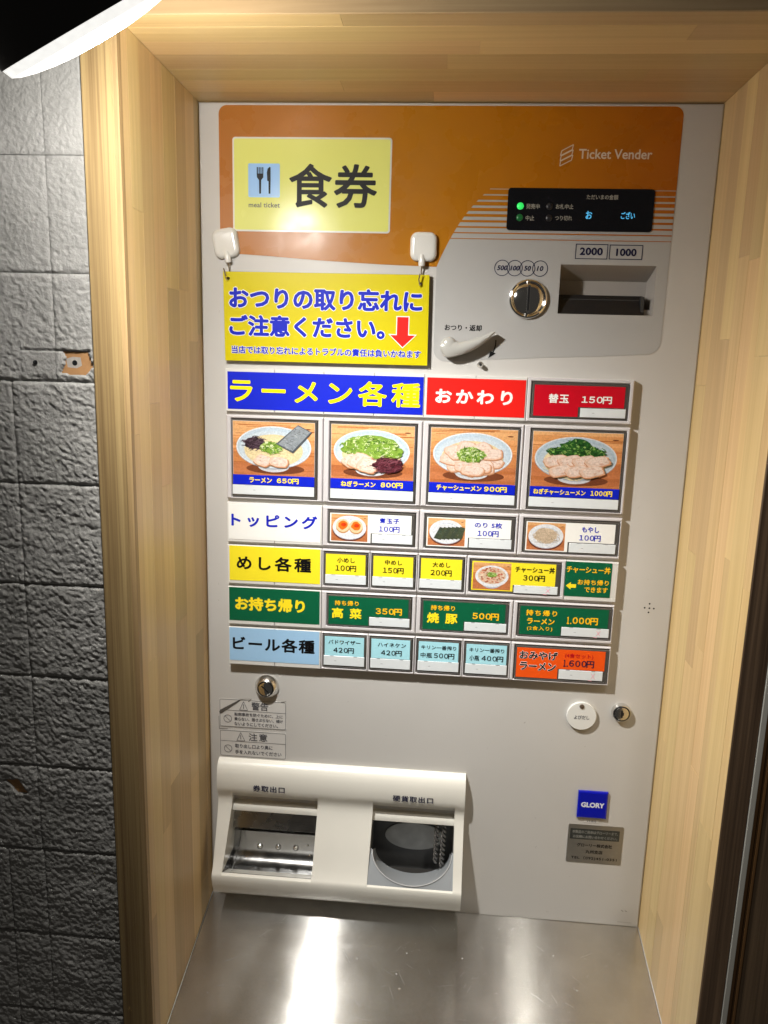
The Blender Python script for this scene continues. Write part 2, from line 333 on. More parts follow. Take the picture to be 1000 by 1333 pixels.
# --- lettering of the maker's slogan
text('Ticket Vender', 367.1, 434.7, 41.3, 50.0, -0.75, I_DECALW, tm)
b = MB()
def stroke(b, pts, wd, y, mi=0):
    for (xa, da), (xb, db) in zip(pts, pts[1:]):
        dx, dy = xb - xa, db - da; L = math.hypot(dx, dy); nx, ny = -dy / L * wd / 2, dx / L * wd / 2
        b.poly([V(xa + nx, da + ny, y), V(xb + nx, db + ny, y), V(xb - nx, db - ny, y), V(xa - nx, da - ny, y)], None, mi); y -= 0.003
for k in range(3):
    o = k * 4.6
    stroke(b, [(351 - k * 0.3, 43 + o), (361.5, 37.5 + o), (360.5, 42 + o), (350, 47.3 + o), (351 - k * 0.3, 43 + o)], 0.8, -0.75 - 0.02 * k)
b.build('slogan_mark', I_DECALW, tm)

# --- backlit sign
sg = MB(); sg.prism(rrect(34.4, 190.4, 32.6, 119.7, 3), 0.2, -0.9); 
LITE = mat('sign_bezel', (0.66, 0.66, 0.62, 1), 0.3)
ls = sg.build('lit_sign', LITE, tm, label='yellow backlit panel with the fork and knife symbol')
LIT = mat('sign_lens', srgb(208, 211, 116), 0.22, spec=0.22, emis=srgb(235, 232, 130), es=0.10, rvar=0.07, vscale=35)
rsheet('sign_lens', 36.0, 188.8, 34.2, 118.1, -1.1, LIT, ls, th=0.2, r=2)
text('食券', 90.6, 177.0, 56.4, 96.9, -1.35, I_BLACK, ls, off=0.012)
text('meal ticket', 50.3, 81.4, 92.6, 97.2, -1.35, I_GREY, ls)
ICON = mat('icon_blue', srgb(150, 190, 235), 0.2, emis=srgb(150, 195, 240), es=0.08)
rsheet('icon_tile', 50.0, 81.4, 56.7, 87.8, -1.3, ICON, ls, th=0.15, r=1.5)
b = MB()
yk = -1.5
b.prism(rrect(58.6, 59.7, 60, 67, .5, 2), yk, yk, sides=False); b.prism(rrect(60.5, 61.5, 60, 67, .5, 2), yk - .01, yk - .01, sides=False)
b.prism(rrect(62.3, 63.3, 60, 67, .5, 2), yk - .02, yk - .02, sides=False); b.prism(rrect(64.1, 65.1, 60, 67, .5, 2), yk - .03, yk - .03, sides=False)
b.prism([(58.6, 66), (65.1, 66), (65, 69.5), (63, 72), (62.7, 84.5), (61.0, 84.5), (60.8, 72), (58.8, 69.5)], yk - .04, yk - .04, sides=False)
b.prism([(69, 72.5), (68.6, 65), (69.4, 61.5), (71.2, 59.8), (72.3, 60.2), (72.3, 72.5), (72, 84.5), (70.3, 84.5), (70.2, 73)], yk, yk, sides=False)
b.build('fork_and_knife_icon', I_BLACK, ls, recalc=False)

# --- display
dsp = MB(); dsp.prism(rrect(303, 440.3, 76.4, 114.9, 3), 0, -1.6); dp = dsp.build('display_window', BLACKG, tm, label='black display window showing blue lettering and a green lamp')
for (x, d, c, es, nm) in ((315.2, 92.9, (50, 225, 100), .75, 'green_lamp'), (315.1, 103.3, (20, 90, 45), 0.25, 'dim_green_lamp'), (342.8, 92.9, (34, 34, 38), 0, 'dark_lamp'), (342.9, 103.5, (34, 34, 38), 0, 'dark_lamp')):
    bb = MB(); bb.revolve(x, d, [(3.3, -1.6), (3.2, -2.2), (2.4, -2.8), (1.2, -3.1)], 20)
    bb.build(nm, mat('lens_%s' % nm, srgb(*c), 0.3, emis=srgb(*c), es=es), dp, smooth=50)
LT = mat('ink_display_lettering', srgb(150, 146, 135), 0.5, emis=srgb(150, 146, 135), es=0.05)
VFD = mat('display_glow', srgb(60, 150, 200), 0.5, emis=srgb(90, 190, 240), es=0.75)
for s, x0, x1, d0, d1 in (('発売中', 320.7, 333.6, 90.7, 95.4), ('お札中止', 348.7, 365.3, 90.6, 95.2), ('中止', 320.9, 329.0, 101.4, 106), ('つり切れ', 348.7, 364.9, 101.2, 105.6), ('ただいまの金額', 377, 406.5, 81.8, 86.3)):
    text(s, x0, x1, d0, d1, -1.9, LT, dp)
text('お', 377.4, 383.4, 96.6, 103.8, -1.9, VFD, dp); text('ござい', 410.4, 423.4, 97.0, 103.4, -1.9, VFD, dp)

# --- bank note box marks, coin marks
def ringmark(b, pts, wd, y):
    n = len(pts); cx = sum(p[0] for p in pts) / n; cy = sum(p[1] for p in pts) / n
    for j in range(n):
        p, q = pts[j], pts[(j + 1) % n]
        def inn(a):
            dx, dy = a[0] - cx, a[1] - cy; L = math.hypot(dx, dy); return (a[0] - dx / L * wd, a[1] - dy / L * wd)
        pi, qi = inn(p), inn(q); b.poly([V(*p, y), V(*q, y), V(*qi, y), V(*pi, y)])
def frame(b, x0, x1, d0, d1, wd, y):
    for q in ((x0, x1, d0, d0 + wd), (x0, x1, d1 - wd, d1), (x0, x0 + wd, d0 + wd, d1 - wd), (x1 - wd, x1, d0 + wd, d1 - wd)): b.poly(rect(*q, y))
b = MB(); frame(b, 370.4, 401.0, 126.3, 140.3, 0.7, -0.7); frame(b, 402.5, 433.9, 126.6, 140.2, 0.7, -0.7); b.build('note_value_boxes', I_NAVY, tm)
text('2000', 374.6, 396.3, 129.6, 136.7, -0.7, I_NAVY, tm, off=0.018); text('1000', 409.0, 428.2, 130.0, 137.0, -0.7, I_NAVY, tm, off=0.018)
b = MB()
for x in (301.2, 313.4, 325.6, 337.8): ringmark(b, circ(x, 149.9, 7.6, n=36), 0.7, -0.7 - 0.004 * x / 100)
b.build('coin_value_rings', I_NAVY, tm)
for s, a, c in (('500', 296.2, 306.4), ('100', 309.2, 318.2), ('50', 322.2, 329.0), ('10', 334.6, 341.0)): text(s, a, c, 147.5, 152.2, -0.75, I_NAVY, tm, off=0.012, shear=0.2)
text('おつり・返却', 247.7, 284.4, 204.6, 210.6, -0.7, I_BLACK, tm, off=0.01)

# --- coin slot
cs = MB(); cs.revolve(328, 178.7, [(18.8, 0), (19.0, -2.4), (18.2, -4.0), (16.8, -4.6), (15.6, -4.0), (15.2, -2.6)], 56, False)
co = cs.build('coin_slot', CHROME, tm, smooth=40, label='round mirror-polished coin slot with a vertical slit')
b = MB(); b.revolve(328, 178.7, [(15.4, -2.0), (15.3, -3.0), (14, -3.8), (11, -4.9), (7, -5.9), (3, -6.4), (0.5, -6.5)], 48); b.build('slot_dome', CHROME, co, smooth=60)
b = MB(); b.prism(rrect(326.3, 329.4, 166.0, 191.6, 1.4, 3), -1, -8.2); b.build('slot_guide', SATIN, co, smooth=40)
b = MB(); b.prism(rrect(327.0, 328.7, 167.6, 190.2, 0.8, 3), -8.2, -8.35); b.build('slit', BLACK, co)

# --- bank note slot recess
rc = MB()
Yb = 26
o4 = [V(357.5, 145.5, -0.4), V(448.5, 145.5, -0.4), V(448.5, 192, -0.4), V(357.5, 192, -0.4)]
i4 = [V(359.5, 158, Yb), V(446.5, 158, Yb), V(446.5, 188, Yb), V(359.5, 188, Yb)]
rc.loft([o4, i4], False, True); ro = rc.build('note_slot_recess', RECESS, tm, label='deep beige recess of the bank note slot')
b = MB(); b.loft([[V(357.8, 172.0, 25), V(441.0, 172.0, 25), V(441.0, 191.6, 25), V(357.8, 191.6, 25)], [V(357.8, 172.6, 14), V(441.0, 172.6, 14), V(441.0, 191.6, 2), V(357.8, 191.6, 2)]]); bz = b.build('note_slot_mouth', BLACK, ro)
b = MB(); frame(b, 364, 437.5, 176.5, 185.5, 0.8, 11.0); b.box(438, 440.5, 174, 190, 20, 4); b.build('mouth_rim', mat('mouth_rim', (0.05, 0.05, 0.05, 1), 0.3), ro)
b = MB(); b.box(441.5, 447.5, 186, 191.5, 25, 8); b.build('slot_foot', RECESS, ro)

# --- coin return lever
prof_t = []
top = [(244.6, 222.5), (247.0, 219.6), (252.0, 217.6), (257.0, 219.0), (262.0, 221.6), (270.1, 220.2), (277, 217.8), (283, 215.6), (290, 212.7), (295.4, 210.6)]
bot = [(244.4, 229.5), (246.6, 234.0), (250.2, 237.3), (254.6, 237.2), (259.0, 236.1), (266.5, 233.9), (274.5, 230.6), (282.4, 226.0), (290.8, 219.2), (297.6, 211.6)]
lv = MB()
loops = []
for i, ((xa, da), (xb, db)) in enumerate(zip(top, bot)):
    f = i / (len(top) - 1); yb = -4 if f < .5 else -6; yf = -14.0 - 1.6 * math.sin(f * 3); mx, md = (xa + xb) / 2, (da + db) / 2
    loops.append([V(xa, da, yb), V(xa * .93 + xb * .07, da * .93 + db * .07, yf + 3.0), V(xa * .75 + xb * .25, da * .75 + db * .25, yf + .6), V(mx, md, yf), V(xa * .25 + xb * .75, da * .25 + db * .75, yf + .5), V(xa * .06 + xb * .94, da * .06 + db * .94, yf + 2.2), V(xb, db, yb)])
lv.loft(loops, True, True)
lo = lv.build('return_lever', LEVERP, tm, smooth=45, label='curved beige coin return lever pointing up to the right')
b = MB(); b.revolve(252.6, 224.6, [(7.8, 0), (7.7, -10.5), (6.9, -12.9), (5.0, -14.3), (2.5, -15.0), (.4, -15.2)], 32); b.build('lever_hub', LEVERP, lo, smooth=60)
b = MB(); pts = [(299.0, 218.6), (299.0, 223), (298.2, 227), (296.8, 230.5), (294.8, 233.8)]; stroke(b, pts, 1.1, -0.75); b.poly([V(292.3, 236.6, -0.79), V(299.6, 231.6, -0.79), V(294.2, 229.6, -0.79)]); b.build('lever_arrow_mark', I_BLACK, tm)
b = MB(); b.revolve(284.9, 243.2, [(3.4, 0), (3.0, -1), (2.2, -1.6), (2.1, -7), (1.4, -8)], 18); b.build('peg', SATIN, tm, smooth=40)

# ================================================================== MENU BOARD
b = MB(); b.box(26.6, 436.3, 253.8, 574.2, 0, -3.2); brd = b.build('button_board', BOARDP, tm)
def housing(x0, x1, d0, d1, win, label=None):
    g = 0.35; x0 += g; x1 -= g; d0 += g; d1 -= g
    wx0, wx1, wd0, wd1 = win; c = 0.9
    b = MB(); b.loft([rect(x0, x1, d0, d1, -3.2), rect(x0, x1, d0, d1, -7.0), rect(x0 + 1, x1 - 1, d0 + 1, d1 - 1, -8.0), rect(wx0 - c - .6, wx1 + c + .6, wd0 - c - .6, wd1 + c + .6, -8.0), rect(wx0 - .6, wx1 + .6, wd0 - .6, wd1 + .6, -7.0), rect(wx0 - .6, wx1 + .6, wd0 - .6, wd1 + .6, -3.4)], False, True)
    hb = b.build('menu_button', BLOCKP, tm, label=label)
    b = MB(); r0 = rect
    b.loft([rect(wx0, wx1, wd0, wd1, -3.6), rect(wx0, wx1, wd0, wd1, -8.0), rect(wx0 + 1.0, wx1 - 1.0, wd0 + 1.0, wd1 - 1.0, -9.0)])
    b.build('button_cap', CAPM, hb)
    return hb
def blank(x0, x1, d0, d1, stick, m, mats_label=None, seams=True):
    g = 0.35; b = MB(); xs = [x for x in GX if x0 - 1 < x < x1 + 1] if seams else [x0, x1]
    for xa, xb in zip(xs, xs[1:]):
        b.loft([rect(xa + .15, xb - .15, d0 + g, d1 - g, -3.2), rect(xa + .15, xb - .15, d0 + g, d1 - g, -7.2), rect(xa + .5, xb - .5, d0 + 1, d1 - 1, -8.0)], False, True)
    hb = b.build('row_title_cover', BLANKP, tm, label=mats_label)
    sheet('title_sticker', [(stick[0], stick[2]), (stick[1], stick[2]), (stick[1], stick[3]), (stick[0], stick[3])], -8.35, m, hb, th=0.3)
    return hb
GX = [26.5, 77.5, 128.3, 179.5, 230.1, 281.2, 332.0, 383.4, 436.3]
YL = -9.45
rt_ = random.Random(2)
def tab(hb, x0, x1, d0, d1, pink=False):
    jx, jd = rt_.uniform(-.35, .35), rt_.uniform(-.12, .22); x0 += jx; x1 += jx; d0 += jd; d1 += jd
    b = MB(); b.box(x0, x1, d0, d1, -8.6, -9.75, 0.25); b.build('price_tab', CLEARTAB, hb)
    b = MB()
    L = x1 - x0
    for f in (0.2, 0.78): b.poly(rect(x0 + L * f - L * .045, x0 + L * f + L * .045, d0 - 0.35, d0 + 0.3, -9.85))
    xa = x0 + L * .25; dm = (d0 + d1) / 2
    b.poly([V(xa, dm, -9.83), V(xa + 2.4, dm - .2, -9.83), V(xa + 3.0, dm + .5, -9.83), V(xa + .6, dm + .45, -9.83)])
    b.build('tab_marks', GREYMARK, hb)
    if pink:
        b = MB(); cx = x1 - L * .22; stroke(b, [(cx - 2, d0 + 2.2), (cx + 2, d1 - 1.8)], .45, -9.9); stroke(b, [(cx + 2, d0 + 2.2), (cx - 2, d1 - 1.8)], .45, -9.92); stroke(b, [(cx - 5, d1 - .2), (cx - 1, d1 + .3)], .5, -9.8); b.build('pink_cross', PINK, hb)
def card(hb, x0, x1, d0, d1, m, cut=None):
    pts = [(x0, d0), (x1, d0), (x1, d1), (x0, d1)] if not cut else [(x0, d0), (x1, d0), (x1, cut[1]), (cut[0], cut[1]), (cut[0], d1), (x0, d1)]
    sheet('label_card', pts, -9.2, m, hb, th=0.15)

# --- pictures of dishes, drawn as flat print
class Pic:
    def __init__(s, x0, x1, d0, d1): s.x0, s.x1, s.d0, s.d1 = x0, x1, d0, d1; s.b = MB(); s.y = -9.25
    def P(s, u, v): return (s.x0 + u * (s.x1 - s.x0), s.d0 + v * (s.d1 - s.d0))
    def poly(s, uv, c):
        q = [V(*s.P(min(max(u, 0), 1), min(max(v, 0), 1)), s.y) for u, v in uv]; s.b.poly(q, srgb(*c)); s.y -= 0.0012
    def ell(s, cx, cy, rx, ry, c, n=28, a=0.0, jit=0.0, rnd=None):
        pts = []
        for k in range(n):
            t = 2 * math.pi * k / n; j = 1 + (rnd.uniform(-jit, jit) if rnd else 0); x, y = rx * math.cos(t) * j, ry * math.sin(t) * j
            pts.append((cx + x * math.cos(a) - y * math.sin(a), cy + x * math.sin(a) + y * math.cos(a)))
        s.poly(pts, c)
    def line(s, x, y, L, a, wd, c, bend=0.0, asp=1.1):
        q = []; n = 4
        for k in range(n + 1):
            t = k / n - .5; px = L * t; py = bend * (4 * t * t - 1) * L
            q.append((x + px * math.cos(a) - py * math.sin(a), y + (px * math.sin(a) + py * math.cos(a)) * asp))
        up = [(p[0] - math.sin(a) * wd / 2, p[1] + math.cos(a) * wd / 2) for p in q]; dnn = [(p[0] + math.sin(a) * wd / 2, p[1] - math.cos(a) * wd / 2) for p in q]
        for k in range(n): s.poly([up[k], up[k + 1], dnn[k + 1], dnn[k]], c)
    def done(s, hb, nm='dish_picture'): return s.b.build(nm, PRINT, hb, recalc=False)
def woodbg(p, rnd, dark=0.0, n=16):
    cols = [(240, 182, 124), (232, 164, 104), (216, 142, 86), (196, 120, 74)]
    for k in range(n):
        v0, v1 = k / n, (k + 1) / n; f = min(3, int(v0 * 4 + dark)); c = cols[f]; j = rnd.randint(-9, 9)
        p.poly([(0, v0), (1, v0), (1, v1), (0, v1)], (c[0] + j, c[1] + j, c[2] + j))
    for k in range(26):
        y = rnd.random(); x = rnd.random(); L = rnd.uniform(.2, .8); j = rnd.randint(-26, 10)
        p.poly([(x - L / 2, y), (x + L / 2, y + rnd.uniform(-.01, .01)), (x + L / 2, y + .012), (x - L / 2, y + .010)], (205 + j, 128 + j, 72 + j))
    p.ell(.92, .12, .035, .012, (120, 66, 40)); 
def bowl(p, soup=(236, 216, 170), cx=.5, cy=.47, rx=.46, ry=.385, dark=0):
    p.ell(cx + .02, cy + .40, .36, .10, (120, 66, 40)); p.ell(cx, cy + .36, .19, .105, (212, 214, 218)); p.ell(cx, cy + .33, .19, .09, (176, 182, 192))
    c = 18 * dark
    p.ell(cx, cy + .012, rx, ry, (182 - c, 196 - c, 210 - c), 44); p.ell(cx, cy - .004, rx, ry, (236 - c, 242 - c, 246 - c), 44); p.ell(cx, cy - .002, rx - .015, ry - .018, (196 - c, 214 - c, 228 - c), 44); p.ell(cx, cy + .03, rx - .04, ry - .045, (208 - c, 222 - c, 232 - c), 40)
    if soup: p.ell(cx, cy + .06, rx - .10, ry - .085, soup, 40); p.ell(cx - .02, cy + .05, rx - .15, ry - .12, tuple(min(255, q + 9) for q in soup), 36)
def noodles(p, rnd, cx, cy, rx, ry, n, base=(240, 222, 170)):
    for k in range(n):
        t = rnd.uniform(0, 6.28); r = math.sqrt(rnd.random()); j = rnd.randint(-22, 10)
        p.line(cx + rx * r * math.cos(t), cy + ry * r * math.sin(t), rnd.uniform(.06, .16), rnd.uniform(-.7, .7), .008, (base[0] + j, base[1] + j, base[2] + j), rnd.uniform(-.3, .3))
def scallion(p, rnd, cx, cy, rx, ry, n, dark=0, hill=0):
    base = [(164, 196, 88), (136, 172, 66), (200, 220, 140), (100, 142, 48), (226, 236, 190), (80, 120, 42)] if not dark else [(60, 115, 45), (40, 92, 38), (95, 150, 60), (30, 70, 32), (150, 185, 100), (50, 104, 44)]
    p.ell(cx, cy, rx * 1.0, ry * 1.0, base[1], 26, 0, .12, rnd)
    for k in range(n):
        t = rnd.uniform(0, 6.28); r = rnd.random() ** .55; x, y = cx + rx * r * math.cos(t) * 1.02, cy + ry * r * math.sin(t) * 1.02; c = rnd.choice(base); j = rnd.randint(-12, 12); c = tuple(max(0, q + j) for q in c)
        if rnd.random() < .35:
            s_ = rnd.uniform(.012, .022); p.ell(x, y, s_, s_ * 1.0, c, 9); p.ell(x, y, s_ * .5, s_ * .5, base[3] if rnd.random() < .6 else base[4], 7)
        else: p.line(x, y, rnd.uniform(.02, .07), rnd.uniform(0, 3.14), rnd.uniform(.008, .016), c, rnd.uniform(-.4, .4))
def slice_(p, rnd, cx, cy, rx, ry, a, warm=0):
    def blob(sc, c, ox=0, oy=0):
        q = []
        for k in range(16):
            t = 2 * math.pi * k / 16; m = (abs(math.cos(t)) ** 4 + abs(math.sin(t)) ** 4) ** (-1 / 4) * (1 + rr_[k] * .5)
            x, y = rx * sc * m * math.cos(t), ry * sc * m * math.sin(t); q.append((cx + ox + x * math.cos(a) - y * math.sin(a), cy + oy + x * math.sin(a) + y * math.cos(a)))
        p.poly(q, c)
    rr_ = [rnd.uniform(-.12, .12) for _ in range(16)]
    blob(1.05, (188, 134, 96), .004, .010); blob(1.02, (220, 164, 130)); blob(.95, (240 - warm, 208 - warm, 186 - warm), -.004, -.006); blob(.78, (244 - warm, 222 - warm, 208 - warm), .01, -.012)
    for k in range(18):
        t = rnd.uniform(0, 6.28); r = rnd.random() ** .5 * .8; j = rnd.randint(-26, 10)
        p.ell(cx + rx * r * math.cos(t), cy + ry * r * math.sin(t), rx * rnd.uniform(.05, .2), ry * rnd.uniform(.04, .14), (min(246, 238 + j // 2) - warm, 208 + j - warm, 190 + j - warm), 7, a + rnd.uniform(-.5, .5), .25, rnd)
def fungus(p, rnd, cx, cy, rx, ry, n, tone):
    p.ell(cx, cy, rx, ry, tuple(int(q * .6) for q in tone), 20, -.15, .15, rnd)
    for k in range(n):
        t = rnd.uniform(0, 6.28); r = rnd.random() ** .5; j = rnd.randint(-24, 34)
        p.line(cx + rx * r * math.cos(t), cy + ry * r * math.sin(t), rnd.uniform(.05, .13), rnd.uniform(-1.1, .6), .012, tuple(max(8, q + j) for q in tone), rnd.uniform(-.35, .35))
def picA(p, r):
    woodbg(p, r); bowl(p); noodles(p, r, .46, .5, .3, .24, 60)
    fungus(p, r, .27, .40, .13, .11, 55, (74, 54, 68)); scallion(p, r, .47, .47, .13, .11, 90)
    slice_(p, r, .37, .72, .105, .10, .6); slice_(p, r, .57, .74, .115, .09, .2)
    p.poly([(.80, .04), (1.0 - .03, .17), (.74, .56), (.53, .40)], (92, 98, 106)); p.poly([(.795, .055), (.95, .17), (.735, .52), (.56, .40)], (150, 158, 164))
    for k in range(70):
        u, v = r.random(), r.random(); x = .795 + u * .155 - v * .235; y = .055 + u * .115 + v * .345; j = r.randint(-60, 34)
        p.line(x, y, r.uniform(.01, .05), r.uniform(-.4, 1.5), .009, (158 + j, 164 + j, 170 + j))
def picB(p, r):
    woodbg(p, r); bowl(p, cx=.49); noodles(p, r, .45, .55, .3, .25, 40)
    scallion(p, r, .47, .40, .34, .20, 230); scallion(p, r, .60, .48, .26, .14, 70)
    slice_(p, r, .25, .66, .11, .12, .7); slice_(p, r, .35, .66, .12, .15, .5); slice_(p, r, .45, .74, .13, .13, .4)
    fungus(p, r, .69, .72, .17, .14, 80, (108, 50, 62))
def picC(p, r):
    woodbg(p, r, .3); bowl(p, cx=.49, cy=.46); noodles(p, r, .48, .55, .32, .22, 30)
    p.ell(.49, .55, .33, .27, (232, 196, 172), 26, 0, .06, r)
    for k in range(9):
        t = 2 * math.pi * k / 9 + .2; slice_(p, r, .49 + .24 * math.cos(t), .54 + .19 * math.sin(t), .135, .10, t + .5, 4)
    for x, y in ((.42, .70), (.58, .70), (.5, .76)): slice_(p, r, x, y, .13, .09, .1, 6)
    scallion(p, r, .47, .47, .155, .135, 170)
def picD(p, r):
    woodbg(p, r, .8); bowl(p, cx=.49, cy=.47, dark=1); noodles(p, r, .48, .62, .34, .26, 70)
    scallion(p, r, .49, .30, .20, .17, 120, 1); scallion(p, r, .50, .35, .33, .11, 190, 1)
    for row, (y, xs) in enumerate(((.52, (.27, .43, .59, .73)), (.70, (.33, .51, .68)))):
        for x in xs: slice_(p, r, x, y, .135, .095, -.42, 10)
def plate_(p, rx=.46, ry=.44, cy=.5):
    p.ell(.5, cy + .07, rx, ry * .98, (110, 56, 40)); p.ell(.5, cy, rx, ry, (196, 202, 214), 32); p.ell(.5, cy - .02, rx, ry * .98, (238, 240, 244), 32); p.ell(.5, cy + .0, rx * .8, ry * .78, (214, 220, 232), 28); p.ell(.5, cy + .02, rx * .78, ry * .76, (232, 235, 240), 28)
def picEgg(p, r):
    woodbg(p, r, .6, 8); plate_(p)
    for x, y in ((.32, .42), (.68, .44)):
        p.ell(x, y + .05, .19, .24, (206, 150, 92)); p.ell(x, y, .185, .24, (238, 214, 168)); p.ell(x, y - .01, .13, .16, (235, 120, 34), 16, 0, .1, r); p.ell(x + .02, y - .03, .07, .07, (222, 66, 22))
def picNori(p, r):
    woodbg(p, r, 0, 8); plate_(p)
    for k in range(6):
        x = .16 + k * .11; y = .56 - .01 * k; p.poly([(x, y + .18), (x + .16, y - .24), (x + .34, y - .18), (x + .2, y + .24)], (66 + 9 * (k % 2), 74 + 9 * (k % 2), 60)); 
        for q in range(8): p.line(x + .17 + r.uniform(-.09, .09), y + r.uniform(-.16, .16), .06, r.uniform(0, 3), .014, (96 + r.randint(-30, 20), 100, 84))
def picMoyashi(p, r):
    woodbg(p, r, .8, 8); plate_(p)
    p.ell(.5, .47, .30, .26, (222, 200, 172), 20, 0, .15, r)
    for k in range(90):
        t = r.uniform(0, 6.28); q = r.random() ** .6; j = r.randint(-30, 22); p.line(.5 + .31 * q * math.cos(t), .47 + .27 * q * math.sin(t), r.uniform(.08, .2), r.uniform(-.8, .8), .016, (222 + j, 200 + j, 172 + j), r.uniform(-.4, .4))
def picDon(p, r):
    woodbg(p, r, .6, 8); p.ell(.5, .66, .30, .30, (190, 194, 204)); p.ell(.5, .5, .44, .40, (238, 240, 244), 30); p.ell(.5, .48, .37, .31, (226, 196, 168), 26)
    for k in range(110):
        t = r.uniform(0, 6.28); q = r.random() ** .5; j = r.randint(-20, 20); c = r.choice([(196, 112, 82), (226, 168, 140), (180, 90, 66), (238, 214, 190)])
        p.ell(.5 + .35 * q * math.cos(t), .47 + .29 * q * math.sin(t), .03, .028, tuple(max(0, min(255, w + j)) for w in c), 6, r.random(), .2, r)
    scallion(p, r, .5, .44, .13, .10, 40)
def dish(hb, fn, x0, x1, d0, d1, seed):
    p = Pic(x0, x1, d0, d1); fn(p, random.Random(seed)); p.done(hb)

# row 1
t1 = blank(26.5, 230.1, 253.6, 297.8, (28.9, 229.2, 256.8, 294.6), I_DBLUE, 'wide blue row title in yellow katakana')
text('ラーメン各種', 31.5, 226.3, 262.6, 287.9, -8.5, I_YEL, t1, off=0.022)
t2 = blank(230.1, 332.0, 253.6, 297.8, (232.7, 330.6, 256.9, 294.0), I_RED, 'red row title with white hiragana')
text('おかわり', 241.3, 318.3, 267.9, 282.1, -8.5, I_WHITE, t2, off=0.032)
hb = housing(332.0, 436.3, 253.6, 297.8, (337.0, 431.0, 258.3, 293.2), 'red extra noodles button with white lettering')
card(hb, 339.2, 427.2, 260.8, 291.3, I_DRED, (382.8, 281.6)); text('替玉', 353.4, 373.2, 269.3, 278.3, YL, I_WHITE, hb, off=0.02); text('150円', 385.7, 415.0, 270.6, 277.8, YL, I_WHITE, hb, off=0.012); tab(hb, 384.8, 428.8, 282.3, 291.2)
# row 2
BIG = [(0, picA, 32.5, 122.2, 'ラーメン 650円', 51.3, 103.4, 'button with a picture of ramen and a sheet of nori'),
       (1, picB, 135.2, 224.6, 'ねぎラーメン 800円', 147.5, 211.6, 'button with a picture of ramen under pale green leeks'),
       (2, picC, 237.0, 328.2, 'チャーシューメン 900円', 246.1, 317.6, 'button with a picture of ramen ringed by sliced pork'),
       (3, picD, 339.2, 432.0, 'ねぎチャーシューメン 1000円', 344.2, 422.9, 'button with a picture of ramen under dark green leeks and pork')]
for i, fn, a, c, s, ta, tb, lb in BIG:
    hb = housing(GX[i * 2], GX[i * 2 + 2], 300.6, 388.6, (a, c, 304.8, 386.0), lb)
    px0, px1 = a + 1.5, c - 2.5
    sheet('picture_card', [(px0, 306.4), (px1, 306.4), (px1, 372.6), (px0, 372.6)], -9.12, I_PURE, hb, th=.1)
    dish(hb, fn, px0 + .2, px1 - .2, 306.6, 362.4, 20 + i)
    sheet('name_strip', [(px0, 362.2), (px1, 362.2), (px1, 372.6), (px0, 372.6)], YL - .5, I_DBLUE, hb, th=.1)
    w_ = tb - ta
    kn, pr_ = s.rsplit(' ', 1); f0, f1 = ((.46, .56), (.562, .646), (.642, .68), (.665, .726))[i]
    text(kn, ta, ta + w_ * f0, 364.5, 370.3, YL - .65, I_TXTY, hb, off=0.014); text(pr_, ta + w_ * f1, tb, 364.6, 370.2, YL - .65, I_TXTY, hb, off=0.02)
    tab(hb, px0 - .4, px1 + .2, 373.2, 383.2)
# row 3
t3 = blank(26.5, 128.3, 392.2, 435.6, (28.2, 126.4, 393.6, 432.0), I_PURE, 'white row title with blue katakana')
text('トッピング', 31.2, 123.1, 403.7, 418.2, -8.5, I_BLUE, t3, off=0.028)
R3 = [(128.3, 230.1, 134.8, 226.0, picEgg, '煮玉子', 188.6, 209.2, 'topping button with a picture of two halved eggs'), (230.1, 332.0, 236.0, 328.4, picNori, 'のり 5枚', 287.1, 315.3, 'topping button with a picture of nori sheets'), (332.0, 436.3, 337.8, 433.4, picMoyashi, 'もやし', 395.9, 413.2, 'topping button with a picture of bean sprouts')]
for i, (a, c, wa, wb, fn, s, ta, tb, lb) in enumerate(R3):
    hb = housing(a, c, 392.2, 435.6, (wa, wb, 396.6, 431.6), lb)
    card(hb, wa + 2, wb - 4, 398.9, 429.6, I_PURE, (wa + 44.8, 419)); dish(hb, fn, wa + 3.2, wa + 41.6, 399.8, 428.6, 40 + i)
    tc_ = (ta + tb) / 2; text(s, ta, tb, 402.2, 408.0, YL, I_BLUE, hb, off=0.01); text('100円', tc_ - 10.8, tc_ + 10.8, 410.8, 417.1, YL, I_BLUE, hb, off=0.006)
    tab(hb, wa + 46.2, wb - 2.6, 419.6, 429.4)
# row 4
t4 = blank(26.5, 128.3, 438.4, 481.6, (28.6, 126.6, 439.3, 477.4), I_LEMON, 'yellow row title in black')
text('めし各種', 36.5, 117.1, 449.5, 465.5, -8.5, I_BLACK, t4, off=0.025)
for a, c, wa, wb, s, ta, tb, pr in ((128.3, 179.5, 131.0, 177.5, '小めし', 144.8, 163.6, '100円'), (179.5, 230.1, 181.6, 227.8, '中めし', 195.5, 213.5, '150円'), (230.1, 281.2, 231.7, 278.8, '大めし', 245.4, 264.1, '200円')):
    hb = housing(a, c, 438.4, 481.6, (wa, wb, 441.8, 477.8), 'small yellow rice button priced ' + pr[:-1] + ' yen')
    card(hb, wa + 1.8, wb - 2.6, 443.2, 465.4, I_LEMON); tc_ = (ta + tb) / 2; text(s, ta, tb, 446.6, 452.2, YL, I_BLACK, hb, off=0.008); text(pr, tc_ - 11, tc_ + 11, 455.0, 461.5, YL, I_BLACK, hb, off=0.004)
    tab(hb, wa + 1.0, wb - 1.9, 465.6, 475.4)
hb = housing(281.2, 383.4, 438.4, 481.6, (285.0, 378.2, 442.4, 476.8), 'yellow pork rice bowl button with a picture')
